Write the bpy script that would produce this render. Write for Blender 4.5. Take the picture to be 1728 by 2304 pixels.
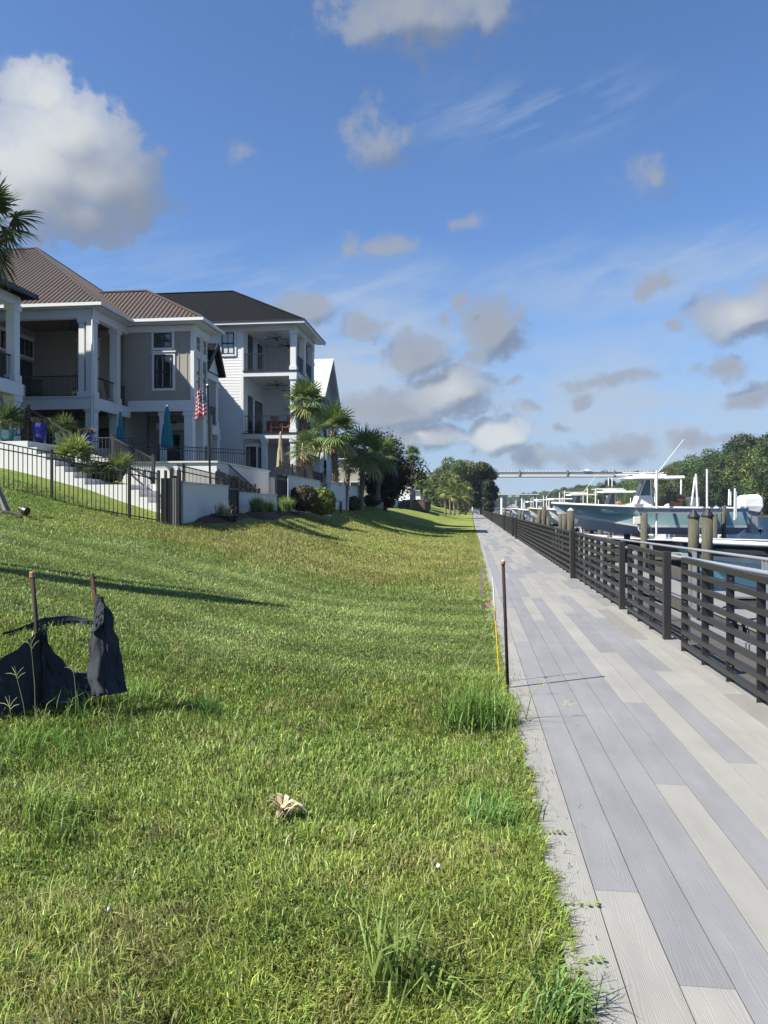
import bpy, bmesh, math, random
import numpy as np
from mathutils import Vector, Matrix, noise as mn
for _o in list(bpy.data.objects): bpy.data.objects.remove(_o)
SC = bpy.context.scene; COL = SC.collection
R = math.radians
# ------------------------------------------------------------------ camera
F_PX, CX, HY = 1680.0, 864.0, 1142.0          # focal length, centre column and horizon row in a 1728x2304 frame
YAW = math.atan(196/1680.0)
EYE = 1.65
SA, CA = math.sin(YAW), math.cos(YAW)
cam = bpy.data.cameras.new('camera'); cam_o = bpy.data.objects.new('camera', cam); COL.objects.link(cam_o)
cam_o.location = (0, 0, EYE); cam_o.rotation_euler = (R(90), 0, YAW)
cam.sensor_fit = 'VERTICAL'; cam.sensor_height = 36.0; cam.lens = 36.0*F_PX/2304
cam.shift_y = -(1152-HY)/2304; cam.clip_start = .05; cam.clip_end = 6000
SC.camera = cam_o
def ray(px, py):
    u = (px-CX)/F_PX
    return (-SA+u*CA, CA+u*SA, -(py-HY)/F_PX)
def at(px, py, t):                              # point seen at (px, py) at depth t
    d = ray(px, py); return Vector((d[0]*t, d[1]*t, EYE+d[2]*t))
def atY(px, py, Y):
    d = ray(px, py); t = Y/d[1]; return Vector((d[0]*t, Y, EYE+d[2]*t))
def atX(px, py, X):
    d = ray(px, py); t = X/d[0]; return Vector((X, d[1]*t, EYE+d[2]*t))
def sky_ang(px, py):
    d = ray(px, py); return math.atan2(d[0], d[1]), math.atan2(d[2], math.hypot(d[0], d[1]))
# ------------------------------------------------------------------ view + sun
SC.view_settings.view_transform = 'Standard'; SC.view_settings.look = 'None'
SC.view_settings.exposure = 1.25; SC.view_settings.gamma = 1
SUN_EL = R(45.5); SAZ = R(30)                   # shadows run towards +X, turned 30 degrees to +Y
sdir = Vector((math.cos(SAZ)*math.cos(SUN_EL), math.sin(SAZ)*math.cos(SUN_EL), -math.sin(SUN_EL)))
sl = bpy.data.lights.new('sun', 'SUN'); sl.energy = 5.0; sl.angle = R(.53); sl.color = (1, .945, .85)
so = bpy.data.objects.new('sun', sl); COL.objects.link(so); so.rotation_euler = sdir.to_track_quat('-Z', 'Y').to_euler()
so.location = (-30, -15, 40)
# ------------------------------------------------------------------ node helpers
class NT:
    def __init__(s, tree): s.t = tree; s.n = tree.nodes; s.l = tree.links
    def node(s, typ, **kw):
        n = s.n.new(typ)
        for k, v in kw.items(): setattr(n, k, v)
        return n
    def put(s, sock, v):
        if isinstance(v, bpy.types.NodeSocket): s.l.new(v, sock)
        elif v is not None:
            if hasattr(sock.default_value, '__len__') and not hasattr(v, '__len__'): v = [v]*len(sock.default_value)
            if hasattr(sock.default_value, '__len__') and len(sock.default_value) == 4 and len(v) == 3: v = (*v, 1)
            sock.default_value = v
    def math(s, op, a, b=None, c=None, clamp=False):
        n = s.node('ShaderNodeMath', operation=op, use_clamp=clamp)
        s.put(n.inputs[0], a)
        if b is not None: s.put(n.inputs[1], b)
        if c is not None: s.put(n.inputs[2], c)
        return n.outputs[0]
    def vec(s, op, a, b=None, out=0):
        n = s.node('ShaderNodeVectorMath', operation=op); s.put(n.inputs[0], a)
        if b is not None: s.put(n.inputs[1], b)
        return n.outputs[out]
    def noise(s, vec, scale, detail=4, rough=.5, out=0, **kw):
        n = s.node('ShaderNodeTexNoise', **kw); s.put(n.inputs['Vector'], vec)
        n.inputs['Scale'].default_value = scale; n.inputs['Detail'].default_value = detail; n.inputs['Roughness'].default_value = rough
        return n.outputs[out]
    def ramp(s, v, a, b, c=0., d=1., smooth=False):
        n = s.node('ShaderNodeMapRange', interpolation_type='SMOOTHSTEP' if smooth else 'LINEAR')
        s.put(n.inputs[0], v); s.put(n.inputs[1], a); s.put(n.inputs[2], b); s.put(n.inputs[3], c); s.put(n.inputs[4], d)
        return n.outputs[0]
    def mix(s, f, a, b, blend='MIX'):
        n = s.node('ShaderNodeMix', data_type='RGBA', blend_type=blend)
        s.put(n.inputs[0], f); s.put(n.inputs[6], a); s.put(n.inputs[7], b)
        return n.outputs[2]
# ------------------------------------------------------------------ world: sky with clouds
W = bpy.data.worlds.new('World'); SC.world = W; W.use_nodes = True
w = NT(W.node_tree); w.n.clear()
SUNROT = math.atan2(-sdir.x, -sdir.y)
sky = w.node('ShaderNodeTexSky', sky_type='NISHITA'); sky.sun_disc = False; sky.sun_elevation = SUN_EL; sky.sun_rotation = SUNROT
sky.air_density = 1.0; sky.dust_density = .5; sky.ozone_density = 2.2
tc = w.node('ShaderNodeTexCoord'); sep = w.node('ShaderNodeSeparateXYZ'); w.l.new(tc.outputs['Generated'], sep.inputs[0])
az = w.math('ARCTAN2', sep.outputs[0], sep.outputs[1]); el = w.math('ARCSINE', sep.outputs[2])
cmb = w.node('ShaderNodeCombineXYZ'); w.l.new(az, cmb.inputs[0]); w.l.new(el, cmb.inputs[1])
Q = cmb.outputs[0]
# cumulus: (px, py, rx, ry, weight) in frame pixels of a 1659-wide copy
CL = [(85,200,75,55,1),(140,290,135,95,1.05),(70,380,170,120,1.1),(215,400,140,120,1.05),(290,455,70,60,.9),(180,470,130,60,1.0),
 (900,30,210,75,.8),(790,50,110,50,.7),(1050,25,90,45,.7),(820,305,95,62,.5),(515,325,45,34,.36),(820,525,95,34,.55),(1015,480,55,26,.36),(1395,378,62,50,.46),
 (1420,618,62,30,.72),(1600,680,100,62,.95),(660,665,70,45,.78),(785,702,62,30,.72),(905,765,80,58,.98),(1065,712,82,66,.95),(1030,765,60,30,.8),
 (970,850,115,66,1.0),(850,890,135,66,.95),(1075,945,72,52,1.05),(1560,785,68,24,.7),(1142,878,38,22,.78),(1635,848,58,28,.74),(1265,858,36,20,.66),
 (1340,822,130,20,.6),(1465,700,34,18,.6),(1212,920,26,13,.62),(1110,820,24,12,.55),(900,945,150,42,.9),(1000,655,26,18,.6),(955,688,28,14,.55),(1500,960,60,30,.62),(1330,975,120,34,.66),(1180,990,130,30,.6),(1580,950,60,22,.6)]
def cloud_group():
    g = bpy.data.node_groups.new('cloud_field', 'ShaderNodeTree')
    g.interface.new_socket('Q', in_out='INPUT', socket_type='NodeSocketVector')
    g.interface.new_socket('D', in_out='OUTPUT', socket_type='NodeSocketFloat')
    g.interface.new_socket('N', in_out='OUTPUT', socket_type='NodeSocketFloat')
    g.interface.new_socket('B', in_out='OUTPUT', socket_type='NodeSocketFloat')
    g.interface.new_socket('M', in_out='OUTPUT', socket_type='NodeSocketFloat')
    k = NT(g); gi = k.node('NodeGroupInput'); go = k.node('NodeGroupOutput'); q = gi.outputs[0]
    wv = k.noise(q, 14, 3, .55, out=1); wv = k.vec('SUBTRACT', wv, (.5,.5,.5)); sc = k.node('ShaderNodeVectorMath', operation='SCALE'); k.l.new(wv, sc.inputs[0]); sc.inputs[3].default_value = .045
    q2 = k.vec('ADD', q, sc.outputs[0])
    best = None; bright = None
    for px, py, rx, ry, wt in CL:
        a, e = sky_ang(px/.96, py/.96)
        d = k.vec('SUBTRACT', q2, (a, e, 0)); d = k.vec('MULTIPLY', d, (1/(rx/.96/1400), 1/(ry/.96/1400), 0)); ln = k.vec('LENGTH', d, out=1)
        m = k.math('MULTIPLY_ADD', ln, -wt, wt)
        best = m if best is None else k.math('MAXIMUM', best, m)
        if (px < 260 and py < 420) or (px, py) in ((1075,945),(1600,680),(900,945),(970,850)): bright = k.math('MULTIPLY_ADD', ln, -.8, 1.1 if px < 260 else (1.15 if px == 1075 else .62)) if bright is None else k.math('MAXIMUM', bright, k.math('MULTIPLY_ADD', ln, -.8, 1.1 if px < 260 else (1.1 if px == 1075 else .62)))
    n = k.noise(q, 26, 10, .64); n = k.math('SUBTRACT', n, .5)
    v = k.node('ShaderNodeTexVoronoi', feature='SMOOTH_F1'); k.put(v.inputs['Vector'], q2); v.inputs['Scale'].default_value = 34; v.inputs['Smoothness'].default_value = .6
    vv = k.math('SUBTRACT', .45, v.outputs['Distance'])
    tot = k.math('MULTIPLY_ADD', n, 1.28, best); tot = k.math('MULTIPLY_ADD', vv, .16, tot)
    k.l.new(tot, go.inputs[0]); k.l.new(k.math('MULTIPLY_ADD', vv, .5, n), go.inputs[1]); k.l.new(bright, go.inputs[2]); k.l.new(best, go.inputs[3])
    return g
CG = cloud_group()
g1 = w.node('ShaderNodeGroup'); g1.node_tree = CG; w.l.new(Q, g1.inputs[0])
g2 = w.node('ShaderNodeGroup'); g2.node_tree = CG; w.l.new(w.vec('ADD', Q, (-.022, .024, 0)), g2.inputs[0])
dens = w.math('MAXIMUM', w.ramp(g1.outputs[0], .04, .46, 0, 1, True), w.math('MULTIPLY', w.ramp(g1.outputs[0], .10, .34, 0, 1, True), w.ramp(g1.outputs[2], .0, .35, 0, 1)))
rel = w.math('MULTIPLY_ADD', w.math('SUBTRACT', g1.outputs[3], g2.outputs[3]), 1.7, w.math('MULTIPLY', w.math('SUBTRACT', g1.outputs[1], g2.outputs[1]), .42))
_a, _e = sky_ang(175/.96, 330/.96)
dq = w.vec('SUBTRACT', Q, (_a, _e, 0)); lin = w.vec('DOT_PRODUCT', dq, (-2.6, 3.6, 0), out=1)
bm_ = w.ramp(w.vec('LENGTH', dq, out=1), .10, .19, 1, 0, True)
rel = w.math('ADD', w.math('MULTIPLY', rel, w.math('MULTIPLY_ADD', bm_, -.80, 1.0)), w.math('MULTIPLY', lin, bm_))
lit = w.math('MULTIPLY', w.ramp(rel, -.42, .30, .12, 1, True), w.ramp(g1.outputs[2], 0, .75, .34, 1.0))
lowel = w.ramp(el, .0, .16, 1, 0)
nN = w.noise(w.vec('MULTIPLY', Q, (3.0, 7.0, 0)), 3.0, 7, .6)
cc = w.mix(lit, (.185, .235, .335), (.68, .71, .74))
# cirrus
rot = w.node('ShaderNodeVectorRotate', rotation_type='Z_AXIS'); w.l.new(Q, rot.inputs['Vector']); rot.inputs['Angle'].default_value = R(-16)
ci = w.noise(w.vec('MULTIPLY', rot.outputs[0], (2.2, 13, 0)), 2.3, 9, .62)
cim = w.ramp(ci, .47, .80, 0, 1)
def blob(px, py, rx, ry):
    a, e = sky_ang(px/.96, py/.96)
    d = w.vec('MULTIPLY', w.vec('SUBTRACT', rot_or(Q), (a, e, 0)), (1/(rx/1650), 1/(ry/1650), 0)); ln = w.vec('LENGTH', d, out=1)
    return w.ramp(ln, 0, 1, 1, 0, True)
rot_or = lambda q: q
cm = blob(1150, 240, 420, 110); cm = w.math('MULTIPLY', cm, .75)
cm = w.math('MAXIMUM', cm, blob(1420, 590, 520, 140)); cm = w.math('MAXIMUM', cm, blob(700, 620, 520, 130))
cm = w.math('MAXIMUM', cm, w.math('MULTIPLY', blob(300, 620, 420, 160), .8))
cim = w.math('MULTIPLY', cim, cm)
vb = w.math('MAXIMUM', blob(800, 800, 420, 300), w.math('MULTIPLY', blob(1330, 900, 620, 260), .85)); vb = w.math('MAXIMUM', vb, w.math('MULTIPLY', blob(1400, 600, 560, 110), .55))
haz = w.ramp(el, .02, .36, 1, 0, True)
veil = w.math('MULTIPLY', haz, w.ramp(nN, .33, .72, .1, .62, True))
skycol = w.vec('MULTIPLY', sky.outputs[0], (.104, .133, .170))
hz = w.math('MULTIPLY', w.ramp(el, 0, .3, .62, 0, True), 1)
c1 = w.mix(hz, skycol, (.30, .45, .70))
c1 = w.mix(veil, c1, (.42, .53, .68))
c1 = w.mix(w.math('MULTIPLY', vb, w.ramp(nN, .28, .62, .25, .92, True)), c1, (.49, .58, .70))
c1 = w.mix(w.math('MULTIPLY', cim, .85), c1, (.50, .60, .74))
opac = w.math('MULTIPLY', dens, w.ramp(g1.outputs[0], .1, .8, .55, 1.0))
fin = w.mix(opac, c1, cc)
bg = w.node('ShaderNodeBackground'); w.l.new(fin, bg.inputs[0]); bg.inputs[1].default_value = 0.42
wo = w.node('ShaderNodeOutputWorld'); w.l.new(bg.outputs[0], wo.inputs[0])
W.cycles.sampling_method = 'MANUAL'; W.cycles.sample_map_resolution = 512

# ------------------------------------------------------------------ materials
def mat(name, col, rough=.6, metal=0., var=.0, vscale=3., bump=0., bscale=20., spec=.5, coat=0., attr=None, trans=0., streak=None):
    col = tuple(.86*c for c in col)
    m = bpy.data.materials.new(name); m.use_nodes = True; k = NT(m.node_tree); b = k.n['Principled BSDF']
    tcn = k.node('ShaderNodeTexCoord'); v = tcn.outputs['Object']
    if streak: v = k.vec('MULTIPLY', v, streak)
    c = col
    if attr:
        a = k.node('ShaderNodeAttribute', attribute_name=attr); c = a.outputs['Color']
    if var:
        n = k.noise(v, vscale, 6, .6); f = k.ramp(n, .25, .75, 1-var, 1+var)
        c = k.vec('SCALE', c if not isinstance(c, tuple) else (c[0], c[1], c[2]), None)
        k.n[-1].inputs[3].default_value = 1; k.l.new(f, k.n[-1].inputs[3])
    k.put(b.inputs['Base Color'], c)
    b.inputs['Roughness'].default_value = rough; b.inputs['Metallic'].default_value = metal
    b.inputs['Specular IOR Level'].default_value = spec; b.inputs['Coat Weight'].default_value = coat
    if bump:
        n = k.noise(v, bscale, 5, .6); bn = k.node('ShaderNodeBump'); bn.inputs['Strength'].default_value = bump; bn.inputs['Distance'].default_value = .01
        k.l.new(n, bn.inputs['Height']); k.l.new(bn.outputs[0], b.inputs['Normal'])
    if trans:
        tr = k.node('ShaderNodeBsdfTranslucent'); k.put(tr.inputs[0], c); ms = k.node('ShaderNodeMixShader'); ms.inputs[0].default_value = trans
        out = [x for x in k.n if x.type == 'OUTPUT_MATERIAL'][0]
        k.l.new(b.outputs[0], ms.inputs[1]); k.l.new(tr.outputs[0], ms.inputs[2]); k.l.new(ms.outputs[0], out.inputs[0])
    return m
M = {}
M['stucco'] = mat('stucco', (.62,.62,.60), .9, var=.05, vscale=1.5, bump=.5, bscale=40)
M['stucco_cap'] = mat('stucco_cap', (.55,.55,.53), .85, var=.06)
M['trim'] = mat('white_trim', (.62,.63,.63), .5, var=.02)
M['siding'] = mat('lap_siding', (.66,.67,.67), .55, var=.02)
M['taupe'] = mat('taupe_board', (.30,.275,.235), .75, var=.03)
M['brownroof'] = mat('brown_metal', (.074,.053,.042), .5, metal=.0, var=.05, vscale=.6)
M['shingle'] = mat('charcoal_shingle', (.0095,.0105,.012), .95, var=.75, vscale=4.5, bump=.6, bscale=12, streak=(1,1,3), spec=.05)
M['whiteroof'] = mat('white_metal_roof', (.62,.63,.64), .5)
M['black'] = mat('black_powder_coat', (.006,.006,.007), .45, var=.1)
M['bronze'] = mat('bronze_railing_paint', (.0155,.0152,.0145), .45, var=.08, vscale=5, spec=.6)
M['bolt'] = mat('zinc_bolt', (.6,.6,.58), .35, metal=.9)
M['glass'] = mat('window_glass', (.02,.026,.03), .04, spec=.9)
M['curtain'] = mat('pale_curtain', (.5,.55,.55), .8)
M['darkroom'] = mat('shaded_interior', (.05,.045,.04), .8)
M['ceil'] = mat('porch_ceiling', (.12,.08,.055), .7)
M['teal'] = mat('teal_canvas', (.012,.17,.21), .85, var=.06, trans=.1)
M['tan'] = mat('tan_canvas', (.32,.25,.17), .9, var=.06)
M['blue'] = mat('cobalt_glaze', (.008,.018,.42), .15, coat=.6, var=.05)
M['tealpot'] = mat('teal_glaze', (.03,.16,.19), .25, coat=.4, var=.1)
M['redwood'] = mat('red_stained_wood', (.12,.028,.018), .7, var=.15)
M['piling'] = mat('weathered_piling', (.078,.074,.052), .95, var=.55, vscale=7, bump=.9, bscale=22, streak=(3,3,.35))
M['greywood'] = mat('grey_weathered_wood', (.19,.18,.165), .9, var=.25, vscale=5, bump=.5, streak=(4,4,1))
M['darkwood'] = mat('dark_dock_timber', (.06,.055,.05), .9, var=.3, vscale=4)
M['dock'] = mat('floating_dock_deck', (.19,.19,.19), .8, var=.12, vscale=3)
M['brownstake'] = mat('dark_brown_stake', (.016,.0065,.004), .85, var=.3, vscale=20)
M['copper'] = mat('orange_cap', (.36,.16,.10), .6, var=.1)
M['gel'] = mat('white_gelcoat', (.66,.67,.66), .2, coat=.5)
M['seafoam'] = mat('seafoam_gelcoat', (.27,.42,.44), .14, coat=.7)
M['sky'] = mat('sky_blue_gelcoat', (.16,.46,.60), .14, coat=.7)
M['navy'] = mat('navy_gelcoat', (.012,.035,.06), .12, coat=.7)
M['cream'] = mat('cream_gelcoat', (.50,.47,.36), .25, coat=.4)
M['bottom'] = mat('grey_bottom_paint', (.55,.55,.55), .6, var=.1)
M['alu'] = mat('brushed_aluminium', (.34,.35,.37), .4, metal=.4, var=.05)
M['pvc'] = mat('white_pvc', (.62,.62,.60), .45)
M['vinyl'] = mat('brown_cushion', (.26,.12,.07), .6, var=.08)
M['blackplastic'] = mat('black_plastic', (.015,.015,.017), .5)
M['fabric'] = mat('black_silt_fabric', (.034,.039,.048), .8, var=.4, vscale=14, bump=.7, bscale=70, streak=(1,1,.3), spec=.12)
M['mulch'] = mat('red_brown_mulch', (.085,.042,.030), 1, var=.5, vscale=30, bump=1, bscale=30)
M['stone'] = mat('pale_stone', (.5,.48,.45), .9, var=.2, vscale=8)
M['concrete'] = mat('bridge_concrete', (.60,.60,.59), .85, var=.05, vscale=.3)
M['girder'] = mat('bridge_girder_grey', (.17,.175,.18), .7)
M['bark'] = mat('tree_bark', (.09,.07,.055), .95, var=.3, vscale=4, bump=.6)
M['palmbark'] = mat('palm_boots', (.17,.14,.105), .95, var=.35, vscale=9, bump=.7)
def leafmat(name, trans=.3, rough=.55):
    return mat(name, (1,1,1), rough, attr='tint', trans=trans, spec=.35)
M['leaf'] = leafmat('leaf_by_tint'); M['blade'] = leafmat('grass_blade', .35, .5); M['frond'] = leafmat('palm_frond', .22, .42)
M['petal'] = mat('pink_petals', (.45,.24,.24), .8, var=.3)
M['yellow'] = mat('yellow_rod', (.75,.45,.02), .5); M['pink'] = mat('pink_tape', (.85,.36,.30), .6); M['rope'] = mat('pale_string', (.6,.6,.5), .9)
M['dryleaf'] = mat('dry_frond', (.50,.40,.25), .8, var=.25, vscale=12)

def deck_material():
    m = bpy.data.materials.new('composite_deck_board'); m.use_nodes = True; k = NT(m.node_tree); b = k.n['Principled BSDF']
    tcn = k.node('ShaderNodeTexCoord'); v = tcn.outputs['Object']
    a = k.node('ShaderNodeAttribute', attribute_name='tint')
    rnd = k.node('ShaderNodeAttribute', attribute_name='shift')
    vv = k.vec('ADD', v, k.vec('MULTIPLY', rnd.outputs['Color'], (7, 40, 0)))
    lo = k.noise(k.vec('MULTIPLY', vv, (1, .16, 0)), 9, 4, .5)
    vy = k.vec('MULTIPLY', vv, (1, .10, 0))
    wv = k.node('ShaderNodeTexWave', wave_type='BANDS', bands_direction='X', wave_profile='SIN'); k.l.new(vy, wv.inputs['Vector'])
    wv.inputs['Scale'].default_value = 34; wv.inputs['Distortion'].default_value = 26; wv.inputs['Detail'].default_value = 2.5; wv.inputs['Detail Scale'].default_value = .42; wv.inputs['Detail Roughness'].default_value = .5
    fine = k.noise(k.vec('MULTIPLY', vv, (60, 5, 0)), 3, 4, .6)
    grain = k.math('MULTIPLY_ADD', fine, .35, wv.outputs['Fac'])
    f = k.ramp(grain, .1, 1.2, .935, 1.04); f2 = k.ramp(lo, .3, .7, .93, 1.06); 
    big = k.noise(v, .9, 5, .65); f3 = k.ramp(big, .3, .72, .86, 1.07)
    spk = k.noise(v, 55, 2, .5); f4 = k.ramp(spk, .70, .80, 1, .72)
    tot = k.math('MULTIPLY', k.math('MULTIPLY', f, f2), k.math('MULTIPLY', f3, f4))
    s = k.node('ShaderNodeVectorMath', operation='SCALE'); k.l.new(a.outputs['Color'], s.inputs[0]); k.l.new(tot, s.inputs[3])
    k.l.new(s.outputs[0], b.inputs['Base Color']); b.inputs['Roughness'].default_value = .62; b.inputs['Specular IOR Level'].default_value = .35
    bn = k.node('ShaderNodeBump'); bn.inputs['Strength'].default_value = .35; bn.inputs['Distance'].default_value = .0015
    k.l.new(grain, bn.inputs['Height']); k.l.new(bn.outputs[0], b.inputs['Normal'])
    return m
M['deck'] = deck_material()
def water_material():
    m = bpy.data.materials.new('river_water'); m.use_nodes = True; k = NT(m.node_tree); b = k.n['Principled BSDF']
    tcn = k.node('ShaderNodeTexCoord'); v = tcn.outputs['Object']
    b.inputs['Base Color'].default_value = (.010,.034,.090,1); b.inputs['Roughness'].default_value = .09; b.inputs['IOR'].default_value = 1.33
    n1 = k.noise(k.vec('MULTIPLY', v, (1, .6, 1)), 2.4, 6, .62); n2 = k.noise(v, .35, 3, .5)
    h = k.math('MULTIPLY_ADD', n2, 1.5, n1)
    bn = k.node('ShaderNodeBump'); bn.inputs['Strength'].default_value = 1; bn.inputs['Distance'].default_value = .5
    k.l.new(h, bn.inputs['Height']); k.l.new(bn.outputs[0], b.inputs['Normal'])
    return m
M['water'] = water_material()
def ground_material():
    m = bpy.data.materials.new('lawn_soil'); m.use_nodes = True; k = NT(m.node_tree); b = k.n['Principled BSDF']
    a = k.node('ShaderNodeAttribute', attribute_name='tint'); tcn = k.node('ShaderNodeTexCoord'); v = tcn.outputs['Object']
    n = k.noise(v, 16, 8, .72); n2 = k.noise(v, 3, 5, .6)
    f = k.math('MULTIPLY', k.ramp(n, .3, .7, .45, 1.45), k.ramp(n2, .3, .7, .8, 1.2))
    s = k.node('ShaderNodeVectorMath', operation='SCALE'); k.l.new(a.outputs['Color'], s.inputs[0]); k.l.new(f, s.inputs[3])
    k.l.new(s.outputs[0], b.inputs['Base Color']); b.inputs['Roughness'].default_value = 1; b.inputs['Specular IOR Level'].default_value = .1
    bn = k.node('ShaderNodeBump'); bn.inputs['Strength'].default_value = 1; bn.inputs['Distance'].default_value = .05
    k.l.new(n, bn.inputs['Height']); k.l.new(bn.outputs[0], b.inputs['Normal'])
    return m
M['ground'] = ground_material()

# ------------------------------------------------------------------ object helpers
def tag(o, label=None, cat=None, group=None, kind=None):
    if label: o['label'] = label
    if cat: o['category'] = cat
    if group: o['group'] = group
    if kind: o['kind'] = kind
    return o
def thing(name, label, cat, loc=(0,0,0), rz=0., group=None):
    o = bpy.data.objects.new(name, None); COL.objects.link(o); o.location = loc; o.rotation_euler = (0,0,rz); o.empty_display_size = .2
    return tag(o, label, cat, group)
def dup(root, loc, rz=None, label=None, scale=None, group=None):
    r = root.copy(); COL.objects.link(r); r.location = loc
    if rz is not None: r.rotation_euler = (0,0,rz)
    if label: r['label'] = label
    if group: r['group'] = group
    if scale is not None: r.scale = (scale,)*3 if not hasattr(scale, '__len__') else scale
    for ch in list(root.children):
        c = ch.copy(); COL.objects.link(c); c.parent = r
        for g in list(ch.children):
            d = g.copy(); COL.objects.link(d); d.parent = c
    return r
class MB:
    def __init__(s): s.v = []; s.f = []; s.c = []
    def add(s, vs, fs):
        n = len(s.v); s.v += [tuple(x) for x in vs]; s.f += [tuple(i+n for i in f) for f in fs]; return s
    def box(s, x0, x1, y0, y1, z0, z1):
        if x0 > x1: x0, x1 = x1, x0
        if y0 > y1: y0, y1 = y1, y0
        if z0 > z1: z0, z1 = z1, z0
        return s.add([(x0,y0,z0),(x1,y0,z0),(x1,y1,z0),(x0,y1,z0),(x0,y0,z1),(x1,y0,z1),(x1,y1,z1),(x0,y1,z1)],
              [(0,3,2,1),(4,5,6,7),(0,1,5,4),(1,2,6,5),(2,3,7,6),(3,0,4,7)])
    def bar(s, p, q, w, h, up=(0,0,1)):                 # rectangular bar from p to q
        p = Vector(p); q = Vector(q); d = (q-p).normalized(); up = Vector(up)
        if abs(d.dot(up)) > .99: up = Vector((0,1,0))
        r = d.cross(up).normalized(); u = r.cross(d).normalized(); r *= w/2; u *= h/2
        return s.add([p-r-u,p+r-u,p+r+u,p-r+u,q-r-u,q+r-u,q+r+u,q-r+u],
              [(0,1,2,3),(7,6,5,4),(0,4,5,1),(1,5,6,2),(2,6,7,3),(3,7,4,0)])
    def tube(s, pts, r, n=8, caps=True):
        pts = [Vector(p) for p in pts]; rs = r if hasattr(r, '__len__') else [r]*len(pts); ring = []; base = len(s.v)
        prev = None
        for i, p in enumerate(pts):
            d = (pts[min(i+1,len(pts)-1)]-pts[max(i-1,0)]).normalized()
            if prev is None: a = d.orthogonal().normalized()
            else:
                a = (prev - d*prev.dot(d)); a = a.normalized() if a.length > 1e-6 else d.orthogonal().normalized()
            prev = a; b = d.cross(a)
            for k in range(n):
                t = 2*math.pi*k/n; s.v.append(tuple(p+(a*math.cos(t)+b*math.sin(t))*rs[i]))
        for i in range(len(pts)-1):
            for k in range(n):
                k2 = (k+1) % n; s.f.append((base+i*n+k, base+i*n+k2, base+(i+1)*n+k2, base+(i+1)*n+k))
        if caps:
            s.f.append(tuple(base+k for k in range(n))[::-1]); e = base+(len(pts)-1)*n; s.f.append(tuple(e+k for k in range(n)))
        return s
    def lathe(s, prof, c=(0,0,0), n=20):
        base = len(s.v)
        for r, z in prof:
            for k in range(n):
                t = 2*math.pi*k/n; s.v.append((c[0]+r*math.cos(t), c[1]+r*math.sin(t), c[2]+z))
        for i in range(len(prof)-1):
            for k in range(n):
                k2 = (k+1) % n; s.f.append((base+i*n+k, base+i*n+k2, base+(i+1)*n+k2, base+(i+1)*n+k))
        return s
    def sheet(s, poly, th=.05, down=(0,0,-1)):          # flat polygon given thickness
        n = len(poly); d = Vector(down)*th; base = len(s.v)
        s.v += [tuple(Vector(p)) for p in poly] + [tuple(Vector(p)+d) for p in poly]
        s.f.append(tuple(base+i for i in range(n))); s.f.append(tuple(base+n+i for i in range(n))[::-1])
        for i in range(n):
            j = (i+1) % n; s.f.append((base+i, base+n+i, base+n+j, base+j))
        return s
    def build(s, name, m, parent=None, world=True, smooth=False, bevel=0, tint=None, fix=True):
        me = bpy.data.meshes.new(name); off = Vector(parent_origin(parent)) if (parent and world) else Vector((0,0,0))
        vs = [(v[0]-off.x, v[1]-off.y, v[2]-off.z) for v in s.v]
        me.from_pydata(vs, [], s.f); me.update()
        if fix:
            bm = bmesh.new(); bm.from_mesh(me); bmesh.ops.recalc_face_normals(bm, faces=bm.faces); bm.to_mesh(me); bm.free()
        if smooth: me.polygons.foreach_set('use_smooth', [True]*len(me.polygons))
        if tint is not None:
            a = me.attributes.new('tint', 'FLOAT_COLOR', 'CORNER' if len(tint) == len(me.loops) else 'POINT')
            a.data.foreach_set('color', np.asarray(tint, dtype=np.float32).ravel())
        me.materials.append(m if not isinstance(m, str) else M[m])
        o = bpy.data.objects.new(name, me); COL.objects.link(o)
        if parent: o.parent = parent
        if bevel:
            b = o.modifiers.new('edge', 'BEVEL'); b.width = bevel; b.segments = 1; b.limit_method = 'ANGLE'
        return o
def parent_origin(p):
    o = Vector((0,0,0))
    while p: o += p.location; p = p.parent
    return o
rng = np.random.default_rng(7); random.seed(7)
def lerp(a, b, t): return a+(b-a)*t
def interp(x, xs, ys): return np.interp(x, xs, ys)

# ------------------------------------------------------------------ lawn
PX = [-70,-30,-20,-17,-13.6,-11,-9.7,-8.8,-8.1,-6,-4.5,-3.4,-2.6,-1.9,-1.0,0,3]
PZ = [4.2,3.4,3.2,3.05,2.72,2.12,1.72,1.45,1.30,.86,.50,.24,.09,.02,.0,-.02,-.02]
def smooth(a, b, x):
    t = np.clip((x-a)/(b-a), 0, 1); return t*t*(3-2*t)
def lawn_z(x, y):
    x = np.asarray(x, float); y = np.asarray(y, float)
    z = np.interp(x, PX, PZ)
    z = z + .055*np.clip(y-19.5, -5, 1.5)*np.clip((-x-6)/5, 0, 1)
    k = np.clip((-x-1)/4, 0, 1)
    z = z + .05*k*np.sin(x*.9+y*.35)+.03*k*np.sin(y*.8-x*.5)
    z = z + .22*smooth(19.5,26.5,y)*(1-smooth(60,90,y))*(1-smooth(-7.6,-5.2,x))
    z = z + np.clip((y-60)/60, 0, 1)*np.clip((-x-1.2)/3, 0, 1)*.35
    return z
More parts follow.
